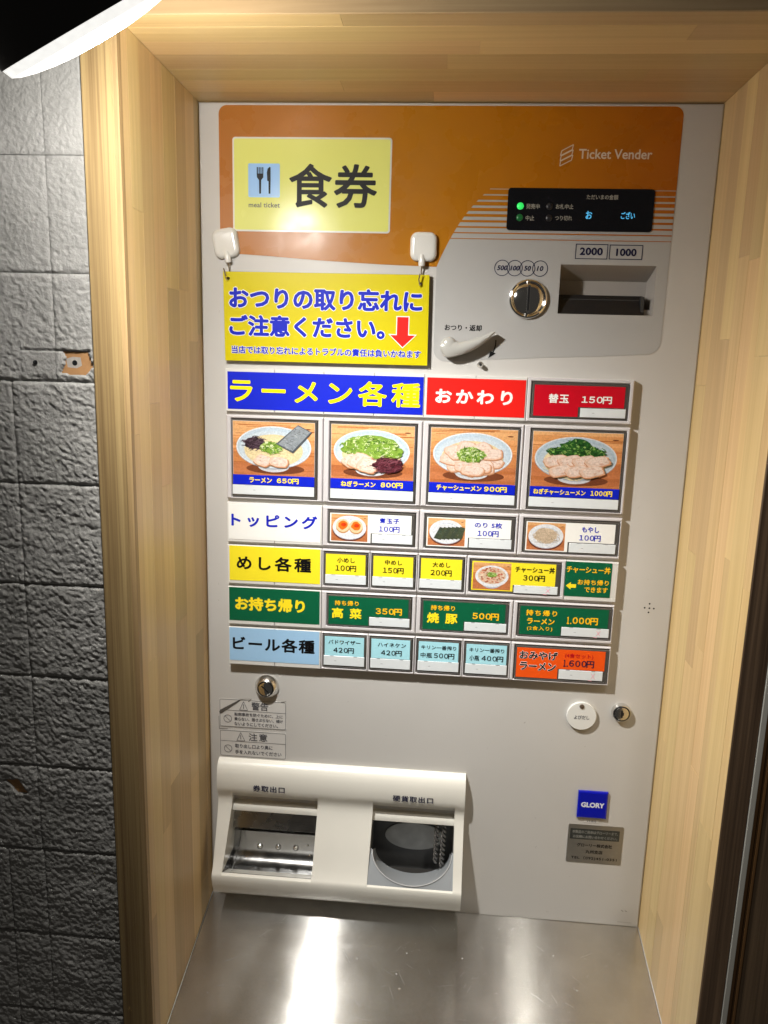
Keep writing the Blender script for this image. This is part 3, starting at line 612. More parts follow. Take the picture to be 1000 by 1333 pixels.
card(hb, 286.8, 373.0, 443.5, 474.6, I_LEMON, (329.6, 467.2)); dish(hb, picDon, 288.0, 327.2, 444.6, 473.6, 60)
text('チャーシュー丼', 331.3, 371.8, 446.8, 453.4, YL, I_BLACK, hb, off=0.01); text('300円', 339.9, 362.3, 455.9, 462.4, YL, I_BLACK, hb, off=0.006); tab(hb, 331.0, 376.0, 467.4, 475.8, True)
t4b = blank(383.4, 436.3, 438.4, 481.6, (382.9, 429.8, 439.6, 476.6), I_GREEN, 'green notice about takeaway with a yellow arrow')
text('チャーシュー丼', 383.8, 428.4, 444.0, 451.3, -8.5, I_OYEL, t4b, off=0.012); text('お持ち帰り', 396.0, 427.6, 458.0, 463.8, -8.5, I_OYEL, t4b, off=0.012); text('できます', 403.4, 427.2, 465.8, 471.6, -8.5, I_OYEL, t4b, off=0.012)
b = MB(); b.prism([(384.2, 465.4), (389.2, 461.4), (389.2, 463.6), (394.6, 463.6), (394.6, 467.4), (389.2, 467.4), (389.2, 469.4)], -8.5, -8.5, sides=False); b.build('yellow_arrow', I_TXTY, t4b)
# row 5
t5 = blank(26.5, 128.3, 484.6, 527.4, (27.8, 126.5, 485.4, 522.6), I_GREEN, 'green row title with yellow characters')
text('お持ち帰り', 34.3, 110.7, 495.6, 510.9, -8.5, I_TXTY, t5, off=0.035)
for a, c, wa, wb, pr, pa, pb, td, pk in ((128.3, 230.1, 134.7, 225.2, '350円', 187.1, 215.1, (500.0, 507.5), False), (230.1, 332.0, 235.8, 327.2, '500円', 289.6, 317.3, (499.6, 507.3), False), (332.0, 436.3, 337.4, 433.6, '1.000円', 387.9, 419.8, (498.8, 506.8), True)):
    hb = housing(a, c, 484.6, 527.4, (wa, wb, 487.9, 522.6), 'green takeaway button priced %s yen' % pr[:-1].replace('.', ''))
    card(hb, wa + 1.8, wb - 3.4, 489.4, 520.6, I_GREEN, (wa + 44.8, 510.2))
    if '.' in pr: dotted(pa, pb, td[0], td[1], '000円', YL, I_OYEL, hb, .018)
    else: text(pr, pa, pb, td[0], td[1], YL, I_OYEL, hb, off=0.018)
    tab(hb, wa + 45.8, wb - 1.6, 510.6, 520.0, pk)
    if a < 130: text('持ち帰り', 143.0, 168.7, 493.8, 499.4, YL, I_OYEL, hb, off=0.015); text('高 菜', 140.0, 172.1, 502.0, 513.8, YL, I_TXTY, hb, off=0.03)
    elif a < 300: text('持ち帰り', 245.6, 271.0, 493.5, 499.3, YL, I_OYEL, hb, off=0.015); text('焼 豚', 241.8, 274.2, 501.8, 513.5, YL, I_TXTY, hb, off=0.03)
    else: text('持ち帰り', 345.3, 377.4, 493.1, 499.6, YL, I_OYEL, hb, off=0.02); text('ラーメン', 346.8, 375.4, 502.2, 508.9, YL, I_OYEL, hb, off=0.02); text('(2食入り)', 347.3, 373.6, 510.9, 516.2, YL, I_OYEL, hb, off=0.006)
# row 6
t6 = blank(26.5, 128.3, 530.4, 574.0, (27.6, 126.6, 531.0, 568.6), I_LBLUE, 'light blue row title in black')
text('ビール各種', 31.2, 121.7, 540.7, 556.7, -8.5, I_BLACK, t6, off=0.025)
for a, c, wa, wb, s, ta, tb, pr, pa, pb in ((128.3, 179.5, 131.0, 178.0, 'バドワイザー', 136.9, 171.5, '420円', 142.4, 164.7), (179.5, 230.1, 181.6, 227.6, 'ハイネケン', 190.4, 220.6, '420円', 194.1, 216.3), (230.1, 281.2, 232.6, 279.4, 'キリン一番搾り', 237.0, 274.3, '中瓶 500円', 236.6, 272.7), (281.2, 332.0, 283.4, 330.4, 'キリン一番搾り', 288.3, 325.0, '小瓶 400円', 288.7, 324.5)):
    hb = housing(a, c, 530.4, 574.0, (wa, wb, 533.2, 570.4), 'pale blue beer button ' + ('left of the 500 yen beer button' if wa == 181.6 else 'beside the light blue row title' if wa == 131.0 else 'priced %s yen' % pr[3:6]))
    card(hb, wa + 1.8, wb - 2.6, 534.8, 556.6, I_CYAN); text(s, ta, tb, 538.5, 543.4, YL, I_BLACK, hb, off=0.006)
    if ' ' in pr:
        k1, p1_ = pr.split(' '); f0, f1 = (.34, .395) if a < 240 else (.29, .36); text(k1, pa, pa + (pb - pa) * f0, 547.2, 553.0, YL, I_BLACK, hb); text(p1_, pa + (pb - pa) * f1, pb, 547.0, 553.2, YL, I_BLACK, hb, off=0.006)
    else: text(pr, pa, pb, 547.0, 553.2, YL, I_BLACK, hb, off=0.006)
    tab(hb, wa + 1.0, wb - 1.9, 556.8, 567.6)
hb = housing(332.0, 436.3, 530.4, 574.0, (336.8, 434.0, 533.6, 571.2), 'orange souvenir ramen button')
card(hb, 338.6, 430.6, 535.4, 568.6, I_ORANGE, (382.2, 557.2)); 
text('おみやげ', 341.5, 381.2, 538.9, 548.1, YL, I_BLACK, hb, off=0.02, out=I_WHITE, outoff=0.03); text('ラーメン', 342.3, 380.1, 551.1, 560.4, YL, I_BLACK, hb, off=0.02, out=I_WHITE, outoff=0.03)
text('(4食セット)', 388.9, 418.2, 538.9, 544.9, YL, I_DRED, hb); dotted(387.8, 419.6, 546.4, 554.3, '600円', YL, I_NAVY, hb, .004); tab(hb, 383.4, 429.2, 557.6, 568.0, True)

# --- locks, notices, badge, plate
def lock(x, d, r, cone, label, z=1.0):
    b = MB(); b.revolve(x, d, [(r, 0), (r, -1.2), (r * .98, -2), (cone, -7.0 * z), (cone * .94, -7.5 * z), (cone * .92, -6.6 * z)], 40, False); lk = b.build('key_lock', SATIN, tm, smooth=30, label=label)
    b = MB(); b.revolve(x, d, [(cone * .93, -5.0 * z), (cone * .88, -6.8 * z), (cone * .72, -7.2 * z)], 32); b.build('lock_ring', BLACK, lk, smooth=40)
    b = MB(); b.revolve(x, d, [(cone * .80, -6 * z), (cone * .78, -7.9 * z), (cone * .66, -8.5 * z), (0.3, -8.6 * z)], 32); b.build('lock_barrel', CHROME if z == 1 else SATIN, lk, smooth=40)
    return lk
lk = lock(67.2, 601.0, 13.6, 9.8, 'wide conical lock above the warning notices')
b = MB(); t = math.radians(42); c_, s_ = math.cos(t), math.sin(t); q = [(-5.2, -.8), (5.2, -.8), (5.2, .8), (-5.2, .8)]; b.prism([(66.8 + x * c_ - y * s_, 600.8 + x * s_ + y * c_) for x, y in q], -8.6, -8.8); b.build('keyhole', BLACK, lk)
lk = lock(454.0, 605.6, 10.2, 9.2, 'small round key lock near the right edge', .75)
b = MB(); b.prism(rrect(452.7, 454.9, 601.0, 610.0, 1, 3), -6.4, -6.6); b.prism(rrect(454.2, 456.0, 603.6, 607.4, .8, 3), -6.4, -6.65); b.build('keyhole', BLACK, lk)
NOTICE = mat('notice_film', (0.60, 0.585, 0.56, 1), 0.35)
def notice(d0, d1, title, lines, dl, label, heavy, r=2.0):
    o = sheet('notice_sticker', rrect(12.6, 89.0, d0, d1, r, 4), -0.35, NOTICE, tm, th=.3, label=label)
    b = MB(); ringp = rrect(13.4, 88.3, d0 + .8, d1 - .8, r - .4, 4)
    for j in range(len(ringp)):
        p, q = ringp[j], ringp[(j + 1) % len(ringp)]; stroke(b, [p, q], .45, -0.55)
    stroke(b, [(13.4, dl), (88.3, dl)], .4, -0.6)
    cy = (dl + d1) / 2; ringmark(b, circ(22.2, cy, 4.7, n=24), .55, -0.62); stroke(b, [(18.9, cy - 3.3), (25.5, cy + 3.3)], .5, -0.64)
    tx, ty = (40.5, d0 + 2.3) if heavy else (37.0, d0 + 2.3)
    th = dl - d0 - 3.4; stroke(b, [(tx, ty), (tx - 4.6, ty + th), (tx + 4.6, ty + th), (tx, ty)], .5, -0.66); stroke(b, [(tx, ty + th * .3), (tx, ty + th * .85)], .7, -0.68)
    b.build('notice_marks', I_GREY, o)
    for s, a, c, e, f in lines: text(s, a, c, e, f, -0.6, I_GREY, o, off=0.006)
    text(title, tx + 9.0, tx + 9.0 + (19 if heavy else 21.5), d0 + 2.4, dl - 1.6, -0.6, I_GREY, o, off=0.01)
    return o
n1 = notice(618.5, 652.6, '警告', [('転倒事故を防ぐために、上に', 29.8, 85.0, 634.4, 638.6), ('乗らない、揺さぶらない、傾け', 29.8, 85.2, 640.0, 644.3), ('ないようにしてください。', 29.8, 79.6, 645.9, 650.2)], 632.2, 'grey warning notice with a torn upper edge', True)
b = MB(); b.poly([V(12.6, 634.5, -.7), V(13.4, 632.4, -.7), V(35, 619.4, -.7), V(37.5, 619.6, -.7), V(15, 636.8, -.7), V(13, 637.0, -.7)]); b.build('torn_strip', mat('torn_paper', (0.09, 0.08, 0.07, 1), .7), n1)
n2 = notice(656.2, 688.6, '注意', [('取り出し口より奥に', 30.2, 73.4, 672.6, 677.6), ('手を入れないでください', 30.2, 83.6, 680.0, 685.2)], 669.6, 'grey caution notice below the torn one', False)
b = MB(); stroke(b, [(12.2, 655.2), (12.0, 640), (12.3, 655.4)], .4, -.4); stroke(b, [(12.4, 655.3), (22, 655.0)], .6, -.45); stroke(b, [(36, 618.3), (48, 617.4)], .5, -.75); stroke(b, [(46, 620.5), (49.5, 617)], .7, -.8); stroke(b, [(83, 618.6), (89, 617.6)], .5, -.75); b.build('glue_residue', mat('residue', (0.16, 0.145, 0.12, 1), .7), tm)
b = MB()
for x, d in ((473.3, 488.0), (473.1, 483.2), (468.4, 487.8), (477.8, 488.2), (472.8, 492.6)): b.revolve(x, d, [(0.95, -.05), (0.9, -.12)], 12)
b.build('sound_holes', BLACK, tm)
b = MB(); b.loft([rect(416.2, 448.6, 700.9, 733.0, 0), rect(416.2, 448.6, 700.9, 733.0, -2.4), rect(417.6, 447.2, 702.3, 731.6, -3.2)])
bd = b.build('brand_badge', mat('badge_blue', srgb(12, 22, 170), 0.12, coat=.6), tm, label='square blue badge with silver lettering')
text('GLORY', 419.8, 445.0, 713.4, 719.6, -3.4, mat('badge_silver', (.72, .75, .85, 1), .3), bd, off=0.03)
sheet('model_tag', [(425.2, 735.8), (441.2, 735.8), (441.2, 740.2), (425.2, 740.2)], -.3, NOTICE, tm); text('VT-B10', 428, 438.4, 736.8, 739.2, -.45, I_GREY, tm)
pt = sheet('service_plate', rrect(408.8, 469.3, 742.8, 789.9, 1.6, 4), -.5, mat('plate_steel', (.40, .385, .35, 1), .34, metal=.85, var=.1, vscale=50), tm, th=.5, label='small steel service plate with a telephone number')
sheet('plate_header', [(411.2, 748), (465.2, 748), (465.2, 760.8), (411.2, 760.8)], -.65, mat('plate_dark', (.07, .075, .07, 1), .35, metal=.6), pt, th=.1)
PTX = mat('plate_header_text', (.26, .26, .24, 1), .5)
text('本製品のご用命はグローリーまで、', 413.4, 463.6, 749.6, 753.6, -.78, PTX, pt); text('お気軽にお問い合わせください。', 414.6, 463.2, 755.6, 759.4, -.78, PTX, pt)
text('グローリー株式会社', 419.6, 458.4, 765.6, 770.2, -.65, I_BLACK, pt, off=.004); text('九州支店', 429.6, 448.4, 773.6, 778.0, -.65, I_BLACK, pt, off=.004); text('TEL（092)451-0351', 414.2, 464.6, 781.8, 786.4, -.65, I_BLACK, pt, off=.004)
b = MB(); stroke(b, [(475.2, 847), (477.6, 848.4)], .8, -.1); stroke(b, [(479.4, 847.2), (481.6, 848.4)], .8, -.12); stroke(b, [(352, 626), (353.6, 624.4)], .5, -.1); stroke(b, [(296, 700), (297, 702)], .35, -.1); stroke(b, [(472, 862), (488, 862.4)], .3, -.1); rp_ = random.Random(8)
for k in range(46):
    x, d = rp_.choice([(rp_.uniform(6, 24), rp_.uniform(150, 860)), (rp_.uniform(300, 490), rp_.uniform(580, 860)), (rp_.uniform(90, 400), rp_.uniform(580, 690)), (rp_.uniform(440, 490), rp_.uniform(230, 600))]); a = rp_.uniform(0, 3.1); L = rp_.choice([.4, .5, .6, .8, 1.6, 2.6])
    stroke(b, [(x, d), (x + L * math.cos(a), d + L * math.sin(a))], rp_.choice([.12, .16, .22]), -.06 - k * .002)
b.build('paint_scuffs', mat('scuff', (.24, .22, .19, 1), .7), tm)

# ================================================================== DISPENSER (ticket and coin outlets)
P = [(690.4, 0), (690.9, -3.5), (692.6, -6.4), (695.4, -8.8), (699.5, -10.6), (705, -11.8), (713, -12.4), (721, -12.0), (727, -10.8), (731.5, -9.0), (735, -7.9), (739, -7.6), (745, -8.6), (752, -10.6), (760, -13.2), (768, -16.2), (777, -19.6), (786, -23.0), (795, -26.4), (803, -30.0), (809, -33.2), (813, -36.0), (814.6, -37.2), (817, -37.8), (822, -37.4), (829, -35.8), (836, -33.0), (841, -30.2), (843, -28.0), (843.6, -25.0), (843.8, 0)]
def bnd(i, D):                                            # edges of the two openings, slightly splayed
    f = (D - 750) / 62.0
    return [12.0, 27.5 - 4.6 * f, 126.5 - 1.6 * f, 189.2 - 1.8 * f, 281.6 + .8 * f, 292.0][i]
def strip(b, i0, i1, pr):
    for (da, ya), (db, yb) in zip(pr, pr[1:]):
        b.quad(V(bnd(i0, da), da, ya), V(bnd(i1, da), da, ya), V(bnd(i1, db), db, yb), V(bnd(i0, db), db, yb))
PA = [p for p in P if p[0] <= 727]; PBm = [p for p in P if 727 <= p[0] <= 814.6]; PC = [p for p in P if p[0] >= 814.6]
b = MB()
for i in (0, 2, 4): strip(b, i, i + 1, P)
win = PA + [(729.5, -8.2), (732.5, -4.6), (736, -1.0), (740, 1.6), (743.6, 2.4), (744.4, 1.2), (745.2, -1.4), (747, -2.6), (751, -3.4), (754.2, -3.2), (754.8, -1.0), (754.8, 30)]
for i in (1, 3):
    strip(b, i, i + 1, win); strip(b, i, i + 1, [(838, 12), (815.6, -30), (813.4, -33.6), (814.6, -37.2)] + PC[1:])
    for e, sgn in ((i, 1), (i + 1, -1)):                  # inner cheeks of the opening
        for (da, ya), (db, yb) in zip(PBm, PBm[1:]): b.quad(V(bnd(e, da), da, ya), V(bnd(e, db), db, yb), V(bnd(e, db), db, 40 if db > 757 else 4), V(bnd(e, da), da, 40 if da > 757 else 4))
for i in (0, 5):
    b.poly([V(bnd(i, d), d, y) for d, y in P])
dsp = b.build('outlet_housing', CREAM, tm, smooth=38, label='cream moulded housing of the ticket and coin outlets')
# rounded left shoulder line: a thin welt on each end
text('券取出口', 53.6, 90.0, 715.2, 723.0, -12.8, I_NAVY, dsp, off=.006); text('硬貨取出口', 212.0, 256.8, 715.4, 722.9, -12.8, I_NAVY, dsp, off=.006)
# steel ticket chute
b = MB()
def sw(b, xa, xb, pr):
    for (da, ya), (db, yb) in zip(pr, pr[1:]): b.quad(V(xa, da, ya), V(xb, da, ya), V(xb, db, yb), V(xa, db, yb))
sw(b, 26, 127, [(752, 9.5), (770, 5.5), (780.5, 3.6), (781.3, 4.2), (780.8, 6)]); b.build('chute_flap', STEEL, dsp, smooth=30)
b = MB(); sw(b, 22.5, 126.6, [(775, 30), (788, 17), (789.4, 13.6), (790.6, 12.6), (792, 14.6), (812, 14.0), (818, 12.6), (823, 9.0), (826.6, 3.0), (828, -5), (827, -13), (823.4, -21), (818, -27.6), (814.2, -31.4)]); b.build('chute_tray', mat('tray_steel', (.30, .30, .30, 1), .22, metal=1, var=.15, vscale=60, rvar=.05), dsp, smooth=50)
b = MB(); b.quad(V(23.4, 748, 4), V(23.4, 748, 34), V(22.6, 836, 34), V(22.2, 836, -33)); b.quad(V(126.4, 748, 4), V(126.4, 748, 34), V(125.4, 836, 34), V(125.4, 836, -33)); b.quad(V(20, 750, 34), V(128, 750, 34), V(128, 838, 34), V(20, 838, 34)); b.build('chute_lining', DARKSTEEL, dsp)
b = MB(); b.tube([V(33.5, 782, 12), V(33.8, 796, 4), V(32.0, 812, -8), V(29.8, 822, -22)], .5); b.build('chute_wire', DARKSTEEL, dsp, smooth=60)
for x, d, y, r in ((68.5, 786.6, 17, 2.3), (89.2, 786.4, 17, 2.3), (55, 812.2 - 2, 14.0, 3.4), (77, 811.6 - 2, 14.0, 3.4), (98.0, 811.2 - 2, 14.0, 3.4), (112.4, 805, 14.3, 1.2), (115.2, 816.5, 13, 1.5)):
    bb = MB(); bb.revolve(x, d, [(r, y), (r * .95, y - r * .45), (r * .7, y - r * .75), (r * .35, y - r * .92), (.1, y - r)], 16); bb.build('dimple', CHROME, dsp, smooth=70)
# coin cup
b = MB(); nA = 28; arc = []
for k in range(nA + 1):
    t = math.pi * k / nA; arc.append((235.6 + 44.5 * math.cos(t), 782 + 29.5 * math.sin(t)))
def yfront(D): return -13 - (D - 776) * 0.60
for (xa, da), (xb, db) in zip(arc, arc[1:]): b.quad(V(xa, da, yfront(da)), V(xb, db, yfront(db)), V(xb, 814.4, yfront(814.4) + 1), V(xa, 814.4, yfront(814.4) + 1))
for xs in ((187.3, 191.1), (280.1, 282.6)): b.quad(V(xs[0], 779, yfront(779)), V(xs[1], 782, yfront(782)), V(xs[1], 814.4, yfront(814.4) + 1), V(xs[0], 814.4, yfront(814.4) + 1))
for (xa, da), (xb, db) in zip(arc, arc[1:]):
    b.quad(V(xa, da, yfront(da)), V(xb, db, yfront(db)), V(235.6 + (xb - 235.6) * .97, db + 17, 11), V(235.6 + (xa - 235.6) * .97, da + 17, 11))
b.build('coin_cup', GREYP, dsp, smooth=35)
b = MB(); b.tube([V(x, d - .2, yfront(d) - .4) for x, d in arc], .75, 6); b.build('cup_rim', mat('cup_rim_plastic', (.52, .53, .54, 1), .25, coat=.4), dsp, smooth=60)
b = MB(); b.quad(V(186, 750, 33), V(285, 750, 33), V(285, 838, 33), V(186, 838, 33)); b.quad(V(189.0, 750, 4), V(189.0, 750, 33), V(187.6, 838, 33), V(187.6, 838, -10)); b.quad(V(281.8, 750, 4), V(281.8, 750, 33), V(282.6, 838, 33), V(282.6, 838, -10)); b.build('cup_lining', mat('grey_lining', (.13, .13, .13, 1), .4, var=.2, vscale=60), dsp)
b = MB(); b.prism(circ(236.6, 794, 34.5, 17.5, 36), 32.5, 31.0); b.build('coin_flap', mat('worn_flap', (.62, .62, .60, 1), .55, metal=.0, var=.35, vscale=90), dsp)
for x0, x1, L in ((263.2, 262.2, 806), (271.0, 269.4, 810)):
    b = MB()
    for ph in (0, math.pi):
        q = []
        for k in range(73):
            f = k / 72; d = 750 + (L - 750) * f; t = ph + 2 * math.pi * (d - 750) / 11.5
            q.append(V(x0 + (x1 - x0) * f + 1.75 * math.cos(t), d, 3 + 1.75 * math.sin(t)))
        b.tube(q, 1.35, 7)
    b.build('twisted_cord', mat('black_cord', (.22, .21, .20, 1), .25, metal=.8), dsp, smooth=60)

# ================================================================== CALL BUTTON DISC
cb = thing('call_button', 'round white call button disc stuck on the machine left of the small key lock', 'call button', (412.3, 612, 0))
b = MB(); b.revolve(412.3, 612.0, [(15.6, -.1), (16.0, -1), (16.0, -3.2), (15.4, -4.0), (.4, -4.1)], 48); b.build('disc', WHITEP, cb, smooth=35)
b = MB(); b.revolve(411.8, 600.6, [(2.6, -4.05), (2.3, -4.9), (1.4, -5.3)], 16); b.build('peg_hole', mat('peg_brown', (.10, .07, .05, 1), .4), cb, smooth=40)
text('よびだし', 404.4, 420.6, 610.8, 615.4, -4.3, I_GREY, cb)

# ================================================================== HOOKS AND HANGING SIGN
SG_Y0, SG_Y1 = -2.6, -6.2
def hook(cx, cy, w_, h_, rot, neck, hole, label):
    t = thing('adhesive_hook', label, 'hook', (cx, cy, 0), 'adhesive hooks holding the yellow sign')
    ca, sa = math.cos(rot), math.sin(rot)
    def rp(pts): return [(cx + x * ca - y * sa, cy + x * sa + y * ca) for x, y in pts]
    b = MB(); ls_ = []
    for e, y in ((0, 0), (0, -3.2), (.35, -4.6), (1.2, -5.8), (2.6, -6.5), (4.4, -6.8)): ls_.append([V(a, c, y) for a, c in rp(rrect(-w_ / 2 + e, w_ / 2 - e, -h_ / 2 + e, h_ / 2 - e, max(1.5, 7.2 - e), 6))])
    b.loft(ls_, False, True); b.build('pad', WHITEP, t, smooth=50)
    nx, nd = neck; b = MB()
    p0 = rp([(nx - 0, h_ / 2 - 6)])[0]; p1 = rp([(nx, h_ / 2 + 1)])[0]; p2 = rp([(nx, h_ / 2 + 4.6)])[0]
    b.tube([V(*p0, -5.4), V(*p1, -5.6), V(*p2, -5.2)], [2.2, 3.4, 3.1], 14); b.build('neck', WHITEP, t, smooth=55)
    hx, hd = hole
    b = MB(); pts = [V(*p2, -5.0), V((p2[0] + hx) / 2, (p2[1] + hd) / 2, -2.2), V(hx, hd - 3.0, -1.5), V(hx, hd - .6, -2.2), V(hx - .2, hd + 1.0, -4.4), V(hx - .5, hd + 1.6, -8.2), V(hx - .9, hd + .4, -10.4), V(hx - 1.6, hd - 4, -11.2), V(hx - 3.0 if rot else hx - .6, hd - 9.5, -11.8)]
    b.tube(pts, .75, 8); b.build('wire_hook', CHROME, t, smooth=60)
hook(27.4, 131.6, 25.6, 28.4, -0.17, (0, 0), (30.4, 166.0), 'white adhesive hook with tilted pad above the sign, left edge')
hook(224.0, 131.8, 26.0, 27.4, 0.0, (-1.2, 0), (222.4, 167.4), 'white adhesive hook with upright pad above the sign, on the orange decal')
hs = thing('hanging_sign', 'yellow plastic sign with blue Japanese lettering and red arrow hanging from two hooks', 'sign', (128, 200, -4))
hls = [circ(30.4, 165.6, 1.6, n=14), circ(222.4, 167.0, 1.6, n=14)]
b = MB(); b.prism([(25.0, 158.8), (230.9, 158.3), (232.0, 245.6), (26.2, 246.0)], SG_Y0, SG_Y1, hls); b.build('sign_board', SIGN, hs)
sheet('sign_face', [(25.1, 158.9), (230.8, 158.4), (231.9, 245.5), (26.3, 245.9)], SG_Y1 - .1, I_LIT, hs, holes=hls, th=.1)
text('おつりの取り忘れに', 30.9, 225.0, 173.0, 194.6, SG_Y1 - .4, I_BLUE, hs, off=.032, out=I_WHITE, outoff=.030)
text('ご注意ください。', 30.8, 188.6, 200.2, 221.2, SG_Y1 - .4, I_BLUE, hs, off=.032, out=I_WHITE, outoff=.030)
text('当店では取り忘れによるトラブルの責任は負いかねます', 33.0, 225.2, 230.8, 238.6, SG_Y1 - .4, I_BLUE, hs, off=.016, out=I_WHITE, outoff=.04)
def arrow(g): return [(200.6 - g, 199.0 - g), (211.8 + g, 199.0 - g), (211.8 + g, 216.6 - g), (218.8 + g * 2, 216.6 - g), (206.6, 228.2 + g * 1.3), (194.0 - g * 2, 216.6 - g), (200.6 - g, 216.6 - g)]
sheet('arrow_outline', arrow(.9), SG_Y1 - .2, I_WHITE, hs, th=.1); sheet('red_arrow', arrow(0), SG_Y1 - .32, I_RED, hs, th=.1)

# ================================================================== WOODEN NICHE
ni = thing('wooden_niche', 'pine board surround framing the ticket machine on both sides and above', 'wooden frame', (250, 900, -90))
YF = -188.0
rw = random.Random(5)
def strips(panel, m, edges, mk, lo, hi, ax):
    for a, c in zip(edges, edges[1:]):
        cuts = [lo]; p = lo + rw.uniform(120, 420)
        while p < hi - 60: cuts.append(p); p += rw.uniform(260, 520)
        cuts.append(hi)
        for u, v in zip(cuts, cuts[1:]):
            pr = rw.uniform(0, .12); b = MB(); mk(b, a + .12, c - .12, u + .1, v - .1, pr); b.build('strip', m, panel)
def panelbox(nm, x0, x1, d0, d1, y0, y1, m):
    b = MB(); b.box(x0, x1, d0, d1, y0, y1); return b.build(nm, m, ni)
pl = panelbox('side_panel', -22, -1.2, 0, 1130, 40, YF + 20, PINE_V)
def bx3(b, x0, x1, d0, d1, y0, y1):
    b.box(x0, x1, d0, d1, y1, y0)
strips(pl, PINE_V, [-182, -168, -146, -122, -96, -64, -38, -12, 40], lambda b, a, c, u, v, pr: bx3(b, -1.2, 0 + pr, u, v, a, c), 0, 1130, 2)
prr = panelbox('side_panel', 501.2, 522, 0, 1130, 40, YF + 20, PINE_V)
strips(prr, PINE_V, [-187.5, -173, -140, -127, -104, -79, -55, -30, 0, 40], lambda b, a, c, u, v, pr: bx3(b, 500 - pr - 3.5, 501.2, u, v, a, c), 0, 1130, 2)
pt_ = panelbox('top_panel', -22, 522, -22, -1.2, 40, YF + 20, PINE_H)
strips(pt_, PINE_H, [-187.5, -167, -140, -114, -82, -54, -26, 0, 40], lambda b, a, c, u, v, pr: bx3(b, u, v, -1.2, 0 + pr, a, c), .2, 496.3, 0)
b = MB(); b.box(-28, -3.6, -26, 1130, YF + 6, YF - .6, .8)
b.build('front_trim', PINE_T, ni)
b = MB(); b.box(-3.6, .8, 0.2, 1130, YF + 6, YF - .2); b.build('trim_lip', PINE_T, ni)
PINE_TH = wood_mat('pine_trim_level', (0.60, 0.43, 0.235, 1), (0.38, 0.24, 0.11, 1), 0, 0.55, 0.5)
b = MB(); b.box(-3.5, 522, -26, 0, YF + 6, YF - .4, .6); b.build('front_trim', PINE_TH, ni)

# ================================================================== DARK POST AND STRIP AT RIGHT
dpst = thing('dark_door_frame', 'dark brown stained timber upright with a thin metal strip right of the niche', 'door frame', (520, 1130, -180))
b = MB(); b.box(496.6, 516.6, 0.3, 1130, YF + 40, YF - .8, .6); b.build('post', DWOOD, dpst)
b = MB(); b.box(516.8, 521.6, -90, 1130, YF + 30, YF - 1.6, .5); b.build('metal_strip', mat('brushed_strip', (.42, .41, .37, 1), .5, metal=.2), dpst)
b = MB(); b.box(521.8, 525.4, -90, 1130, YF + 30, YF + 1.5); b.box(525.6, 529.6, -90, 1130, YF + 30, YF - .5, 1.2); b.build('moulding', MWOOD, dpst)
b = MB(); b.box(529.8, 760, -90, 1130, YF + 30, YF + .5); b.build('outer_board', DWOOD, dpst)

# ================================================================== BLOCK WALL
def wall_mat():
    m = bpy.data.materials.new('rough_painted_block'); m.use_nodes = True; nt = m.node_tree; b = nt.nodes['Principled BSDF']
    tc = N(nt, 'ShaderNodeTexCoord'); nz = N(nt, 'ShaderNodeTexNoise'); nz.inputs['Scale'].default_value = 14; nz.inputs['Detail'].default_value = 6; nt.links.new(tc.outputs['Object'], nz.inputs['Vector'])
    cr = N(nt, 'ShaderNodeValToRGB'); cr.color_ramp.elements[0].position = .3; cr.color_ramp.elements[0].color = (0.27, 0.265, 0.25, 1); cr.color_ramp.elements[1].position = .75; cr.color_ramp.elements[1].color = (0.37, 0.36, 0.345, 1)
    nt.links.new(nz.outputs['Fac'], cr.inputs[0]); nt.links.new(cr.outputs[0], b.inputs['Base Color']); b.inputs['Roughness'].default_value = 0.7; b.inputs['Specular IOR Level'].default_value = 0.3
    n2 = N(nt, 'ShaderNodeTexNoise'); n2.inputs['Scale'].default_value = 300; n2.inputs['Detail'].default_value = 4; nt.links.new(tc.outputs['Object'], n2.inputs['Vector'])
    bp = N(nt, 'ShaderNodeBump'); bp.inputs['Strength'].default_value = .8; bp.inputs['Distance'].default_value = .0016; nt.links.new(n2.outputs['Fac'], bp.inputs['Height']); nt.links.new(bp.outputs[0], b.inputs['Normal'])
    return m
WALLM = wall_mat(); CHIPM = mat('bare_board', (.42, .22, .09, 1), .7, var=.2, vscale=200); MORTAR = mat('joint_dark', (.04, .039, .036, 1), .7)
bw = thing('block_wall', 'rough grey painted block wall left of the pine niche, with a chipped patch', 'wall', (-150, 1130, -180))
b = MB(); b.box(-520, -27.8, -200, 1130, YF + 40, YF + 5.4); b.build('joint_bed', WALLM, bw)
chip = [(-55.0, 241.2), (-33.9, 241.0), (-31.8, 246), (-29.9, 252.9), (-33, 256), (-37.2, 259.7), (-46, 259.9), (-57.5, 258.6), (-54.4, 252), (-52.6, 246)]
chip2 = [(-129.3, 622.0), (-117, 620.5), (-113, 627), (-108.4, 633.5), (-114, 634.6), (-119.3, 634.1), (-124, 628)]
def inside(pt, poly):
    x, y = pt; r = False; n = len(poly)
    for i in range(n):
        (x1, y1), (x2, y2) = poly[i], poly[(i + 1) % n]
        if (y1 > y) != (y2 > y) and x < (x2 - x1) * (y - y1) / (y2 - y1) + x1: r = not r
    return r
